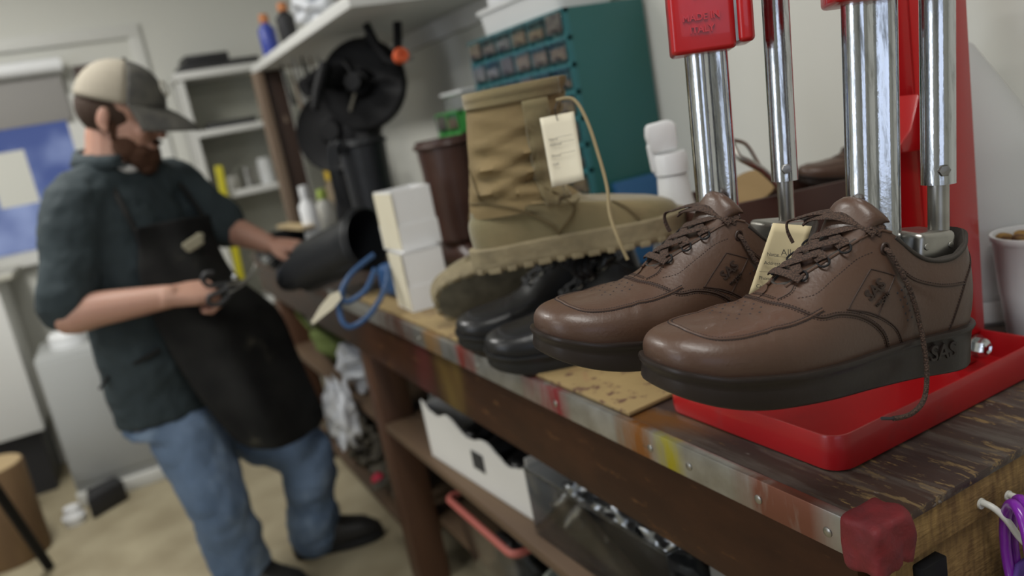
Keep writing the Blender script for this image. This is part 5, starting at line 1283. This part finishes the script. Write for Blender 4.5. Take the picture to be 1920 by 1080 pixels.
hand(b_, RW, (.93, .10, -.12), (.10, -.45, .88), 1, [(.9, 1.1, .7), (1.0, 1.2, .8), (1.1, 1.2, .8), (1.2, 1.2, .8)], 1.12)
hand(b_, LW, (.86, -.42, -.26), (.12, -.25, .95), -1, [(.15, .25, .2), (.25, .3, .2), (.3, .35, .25), (.35, .4, .3)], .95)
body = remesh(b_, 'body', SKIN, .0042, man, 3, .5)
# eyes
for q in (-1, 1):
    m = MB(); m.sphere((0, 0, 0), .0125, 12); m.xf(HM@Matrix.Translation((.072, q*.031, .004))); m.build('eye', mat('eye_white', (.5, .48, .45), .3), man)
    m = MB(); m.sphere((0, 0, 0), .0058, 10); m.xf(HM@Matrix.Translation((.0815, q*.031, .003))); m.build('iris', INK, man)
    m = MB(); m.tube([HM@Vector((.086-.012*abs(u), q*(.031+.018*u), .022-.004*u*u)) for u in (-1, -.5, 0, .5, 1)], .0042, 8); m.build('eyebrow', HAIR, man)
# hair at the back and sides, beard, cap
hm_ = MB(); el(hm_, (-.022, 0, .012), (.092, .079, .078), 20); h_ob = remesh(hm_, 'hair', HAIR, .006, man, 1)
bb = MB(); el(bb, (.054, 0, -.092), (.040, .050, .038)); el(bb, (.080, 0, -.090), (.022, .030, .026)); el(bb, (.088, 0, -.0535), (.010, .027, .007)); el(bb, (.070, 0, -.118), (.025, .030, .022))
for q in (-1, 1): el(bb, (.030, q*.048, -.072), (.030, .014, .030)); el(bb, (.006, q*.060, -.035), (.009, .010, .030)); el(bb, (.062, q*.034, -.080), (.026, .018, .018))
remesh(bb, 'beard', BEARD, .005, man, 2, disp=(.012, .006))
CAPT = mat('tan_cap_mesh', (.33, .295, .235), .9, bump=(700, .6)); CAPG = mat('grey_camo_cap', (.10, .095, .082), .85, noise=(24, (.055, .053, .050), .12)); 
def capring(z, r): return r
def cap_part(name, a0, a1, m_, off=0):
    R_ = []
    for i in range(15):
        u = i/14*PI/2; R_.append([HM@Vector((-.008+(.104+off)*math.cos(u*.96)*math.cos(a)*1.04, (.087+off)*math.cos(u*.96)*math.sin(a), .030+.100*math.sin(u)+.010*math.cos(a)*0)) for a in [lerp(a0, a1, k/24) for k in range(25)]])
    o = MB().loft(R_, wrap=False, cap=False).build(name, m_, capt, sharp=80); s_ = o.modifiers.new('thick', 'SOLIDIFY'); s_.thickness = .002; return o
capt = thing('cap', None, None); capt.parent = man
cap_part('cap_front', -1.12, 1.12, CAPG); cap_part('cap_back', 1.12, 2*PI-1.12, CAPT)
R_ = []
for i in range(9):
    v = i/8; R_.append([HM@Vector((-.008+.104*1.04*math.cos(a)+v*.092*math.cos(a)**.8 if math.cos(a) > 0 else -.008+.104*1.04*math.cos(a), .087*math.sin(a)*(1-.06*v), .033-.020*v*v-.030*math.sin(a)**2*v-.014*v)) for a in [lerp(-1.15, 1.15, k/24) for k in range(25)]])
o = MB().loft(R_, wrap=False, cap=False).build('brim', CAPG, capt, sharp=80); s_ = o.modifiers.new('thick', 'SOLIDIFY'); s_.thickness = .004
MB().sphere(HM@Vector((-.008, 0, .131)), .007, 8).build('button', CAPG, capt)
lm = frame(HM@Vector((.098, -.012, .080)), HM.to_3x3()@Vector((0, 1, 0)), HM.to_3x3()@Vector((.9, 0, .45)))
MB().lathe([(.015, 0), (.022, 0), (.022, .003), (.015, .003)], 24, M=lm, cap=False).build('emblem', mat('pale_emblem', (.42, .40, .34), .8), capt)
# shirt with collar, white undershirt, jeans, boots
sh = MB(); tr_ = torso_rings(.006)[3:]; sh.loft(tr_)
ltube(sh, [chest.lerp(RS, .55)+Vector((0, 0, .04)), RS+Vector((0, 0, -.005)), RS.lerp(RE, .5), RE+(RS-RE)*.10], (.085, .080, .076, .074)); ltube(sh, [chest.lerp(LS, .55)+Vector((0, 0, .04)), LS+Vector((0, 0, -.005)), LS.lerp(LE, .5), LE+(LS-LE)*.05], (.085, .078, .074, .068))
ltube(sh, [RS, neckb+Vector((0, 0, -.02)), LS], (.062, .078, .062))
shirt = remesh(sh, 'shirt', SHIRT, .008, man, 7, .6, (.07, .022))
for q in (-1, 1):
    P = [neckb+fdir_*(.058*math.cos(a))+sdir*(q*.072*math.sin(a))+Vector((0, 0, .030+.018*(1-math.cos(a)))) for a in [PI*k/10 for k in range(1, 11)]]
    m = MB(); vs = []
    for k, p in enumerate(P):
        out = (p-neckb); out.z = 0; out.normalize(); vs += [p, p+out*.016+Vector((0, 0, .004)), p+out*.034-Vector((0, 0, .030))]
    m.add(vs, [(3*k+j, 3*k+j+1, 3*k+j+4, 3*k+j+3) for k in range(9) for j in range(2)]); o = m.build('collar', SHIRT, man, sharp=80); s_ = o.modifiers.new('thick', 'SOLIDIFY'); s_.thickness = .003
u_ = MB(); u_.tube([neckb+fdir_*(.066*math.cos(a))+sdir*(.066*math.sin(a))+Vector((0, 0, .022-.030*math.cos(a))) for a in [2*PI*k/28 for k in range(28)]], .011, 10, closed=True); u_.build('undershirt', mat('white_cotton', (.62, .62, .62), .9), man)
jn = MB(); tr_ = torso_rings(-.004)[:4]; jn.loft(tr_)
ltube(jn, [RH, RH.lerp(RK, .5), RK, RK.lerp(RA, .5), RA+Vector((0, 0, .02))], (.110, .102, .088, .086, .090)); ltube(jn, [LH_, LH_.lerp(LK, .5), LK, LK.lerp(LA, .5), LA+Vector((0, 0, .03))], (.110, .102, .086, .082, .086))
remesh(jn, 'jeans', JEANS, .010, man, 6, .6, (.09, .03))
WORKB = mat('black_work_boot', (.016, .015, .014), .5, bump=(60, .3))
def mboot(A, d, z0):
    d = Vector(d).normalized(); y = Vector((0, 0, 1)).cross(d); F = []
    for u in np.linspace(0, 1, 14):
        x = lerp(-.075, .215, u); hw = .040+.012*math.sin(min(1, u*1.15)*PI)-(.024*max(0, u-.85)/.15)-(.012*max(0, .1-u)/.1); top = interp(u, (0, .15, .35, .6, .85, 1), (.13, .15, .14, .095, .075, .045))
        F.append([Vector((A.x, A.y, z0))+d*x+y*hw*math.copysign(abs(math.cos(a))**.7, math.cos(a))+Vector((0, 0, .01+(top-.01)/2*(1+math.copysign(abs(math.sin(a))**.7, math.sin(a))))) for a in [2*PI*q/20 for q in range(20)]])
    o = MB().loft(F).build('boot', WORKB, man, sharp=80)
    M = frame((A.x, A.y, z0), d, (0, 0, 1)); MB().prism([(.222-b.x*.95, b.y*.92) for b, n in outline(48)], 0, .024, M).build('boot_sole', RUBB, o, bevel=.003)
mboot(RA, (.75, -.66, 0), .0); mboot(LA, (.97, -.25, 0), .0)
# apron: a hanging cloth with real thickness
rows = [((252, 428, 2.275), (330, 412, 2.33), (392, 402, 2.42)), ((258, 470, 2.27), (345, 455, 2.30), (408, 458, 2.41)), ((262, 520, 2.25), (370, 500, 2.27), (445, 520, 2.38)), ((285, 590, 2.25), (410, 590, 2.22), (520, 580, 2.36)), ((330, 680, 2.26), (450, 680, 2.21), (560, 665, 2.35)),
        ((385, 760, 2.24), (490, 760, 2.17), (590, 735, 2.34)), ((440, 822, 2.23), (520, 828, 2.17), (605, 775, 2.34)), ((468, 838, 2.23), (530, 838, 2.18), (598, 800, 2.33))]
top_rows = [((205, 345, 2.365), (290, 352, 2.37), (352, 372, 2.46)), ((232, 405, 2.325), (320, 400, 2.35), (385, 410, 2.45))]
R_ = []
allr = [[aty(*p) for p in r] for r in rows]
grid = []
for r in allr: grid.append(smooth(r, 7))
colsn = len(grid[0]); cols = [smooth([g[k] for g in grid], 5) for k in range(colsn)]
vs = [cols[k][j] for j in range(len(cols[0])) for k in range(colsn)]; nr_ = len(cols[0])
vs = [p+Vector((.3, -.9, 0))*.006*math.sin(p.x*55+p.z*12)*math.sin(p.z*9+1) for p in vs]
o = MB().add(vs, [(j*colsn+k, j*colsn+k+1, (j+1)*colsn+k+1, (j+1)*colsn+k) for j in range(nr_-1) for k in range(colsn-1)]).build('apron', APR, man, sharp=80)
s_ = o.modifiers.new('thick', 'SOLIDIFY'); s_.thickness = .006; s_.offset = 0
# bib follows the chest
bv = []
tor = torso_rings(.016); NT = len(tor)
for ri in range(10, NT-6):
    bv.append([tor[ri][k % 28] for k in range(3, 12)])
# straps
MB().tube(smooth([aty(196, 322, 2.40), aty(222, 372, 2.325), aty(250, 425, 2.285), aty(272, 478, 2.275)], 6), .008, 8, flat=.6).build('apron_strap', APR, man)
MB().tube(smooth([aty(318, 322, 2.53), aty(350, 362, 2.45), aty(382, 408, 2.42), aty(400, 456, 2.42)], 6), .008, 8, flat=.6).build('apron_strap', APR, man)
MB().tube(smooth([aty(300, 655, 2.28), aty(255, 680, 2.30), aty(212, 692, 2.36)], 6), .006, 8).tube(smooth([aty(212, 692, 2.36), aty(200, 712, 2.35), aty(186, 730, 2.35)], 5), .004, 8).build('apron_tie', APR, man)
m = MB(); lb = aty(362, 450, 2.33)
for k, (dx, dz) in enumerate(((-12, 8), (-4, 2), (4, -3), (12, -9), (-6, 14), (4, 8), (12, 2))):
    p = aty(362+dx, 452+dz, 2.26); m.sphere(p, .012, 8, (1, .3, .8))
m.build('apron_emblem', mat('faded_print', (.26, .24, .17), .9), man)
# shears in the right hand
t = thing('shears', 'steel leather shears with black handles held in the right hand', 'scissors', (0, 0, 0))
hp = aty(385, 545, 2.13)
def pl(c, pts, r): MB()
MB().tube(smooth([aty(x, y, 2.13) for x, y in ((400, 512), (386, 513), (380, 525), (392, 536), (410, 535), (430, 533))], 5), .0065, 10).build('handle', BLACKP, t)
MB().tube(smooth([aty(x, y, 2.12) for x, y in ((430, 538), (412, 548), (392, 556), (394, 570), (412, 570), (428, 556), (440, 540))], 5), .0065, 10).build('handle', BLACKP, t)
MB().tube(smooth([aty(425, 535, 2.12), aty(455, 528, 2.13), aty(485, 508, 2.16), aty(515, 482, 2.20)], 5), [.014]*6+[.012, .010, .009, .007, .006, .005, .004, .003, .0022, .0016][:10], 10, flat=.25).build('blade', STEEL, t)
MB().tube(smooth([aty(428, 548, 2.12), aty(452, 535, 2.12), aty(470, 512, 2.16), aty(480, 492, 2.18)], 5), [.013]*6+[.012, .010, .009, .007, .006, .005, .004, .003, .0022, .0016][:10], 10, flat=.25).build('blade', STEEL, t)
MB().sphere(aty(441, 520, 2.11), .0085, 10, (1, .5, 1)).build('pivot', CHROME, t)
#@@END
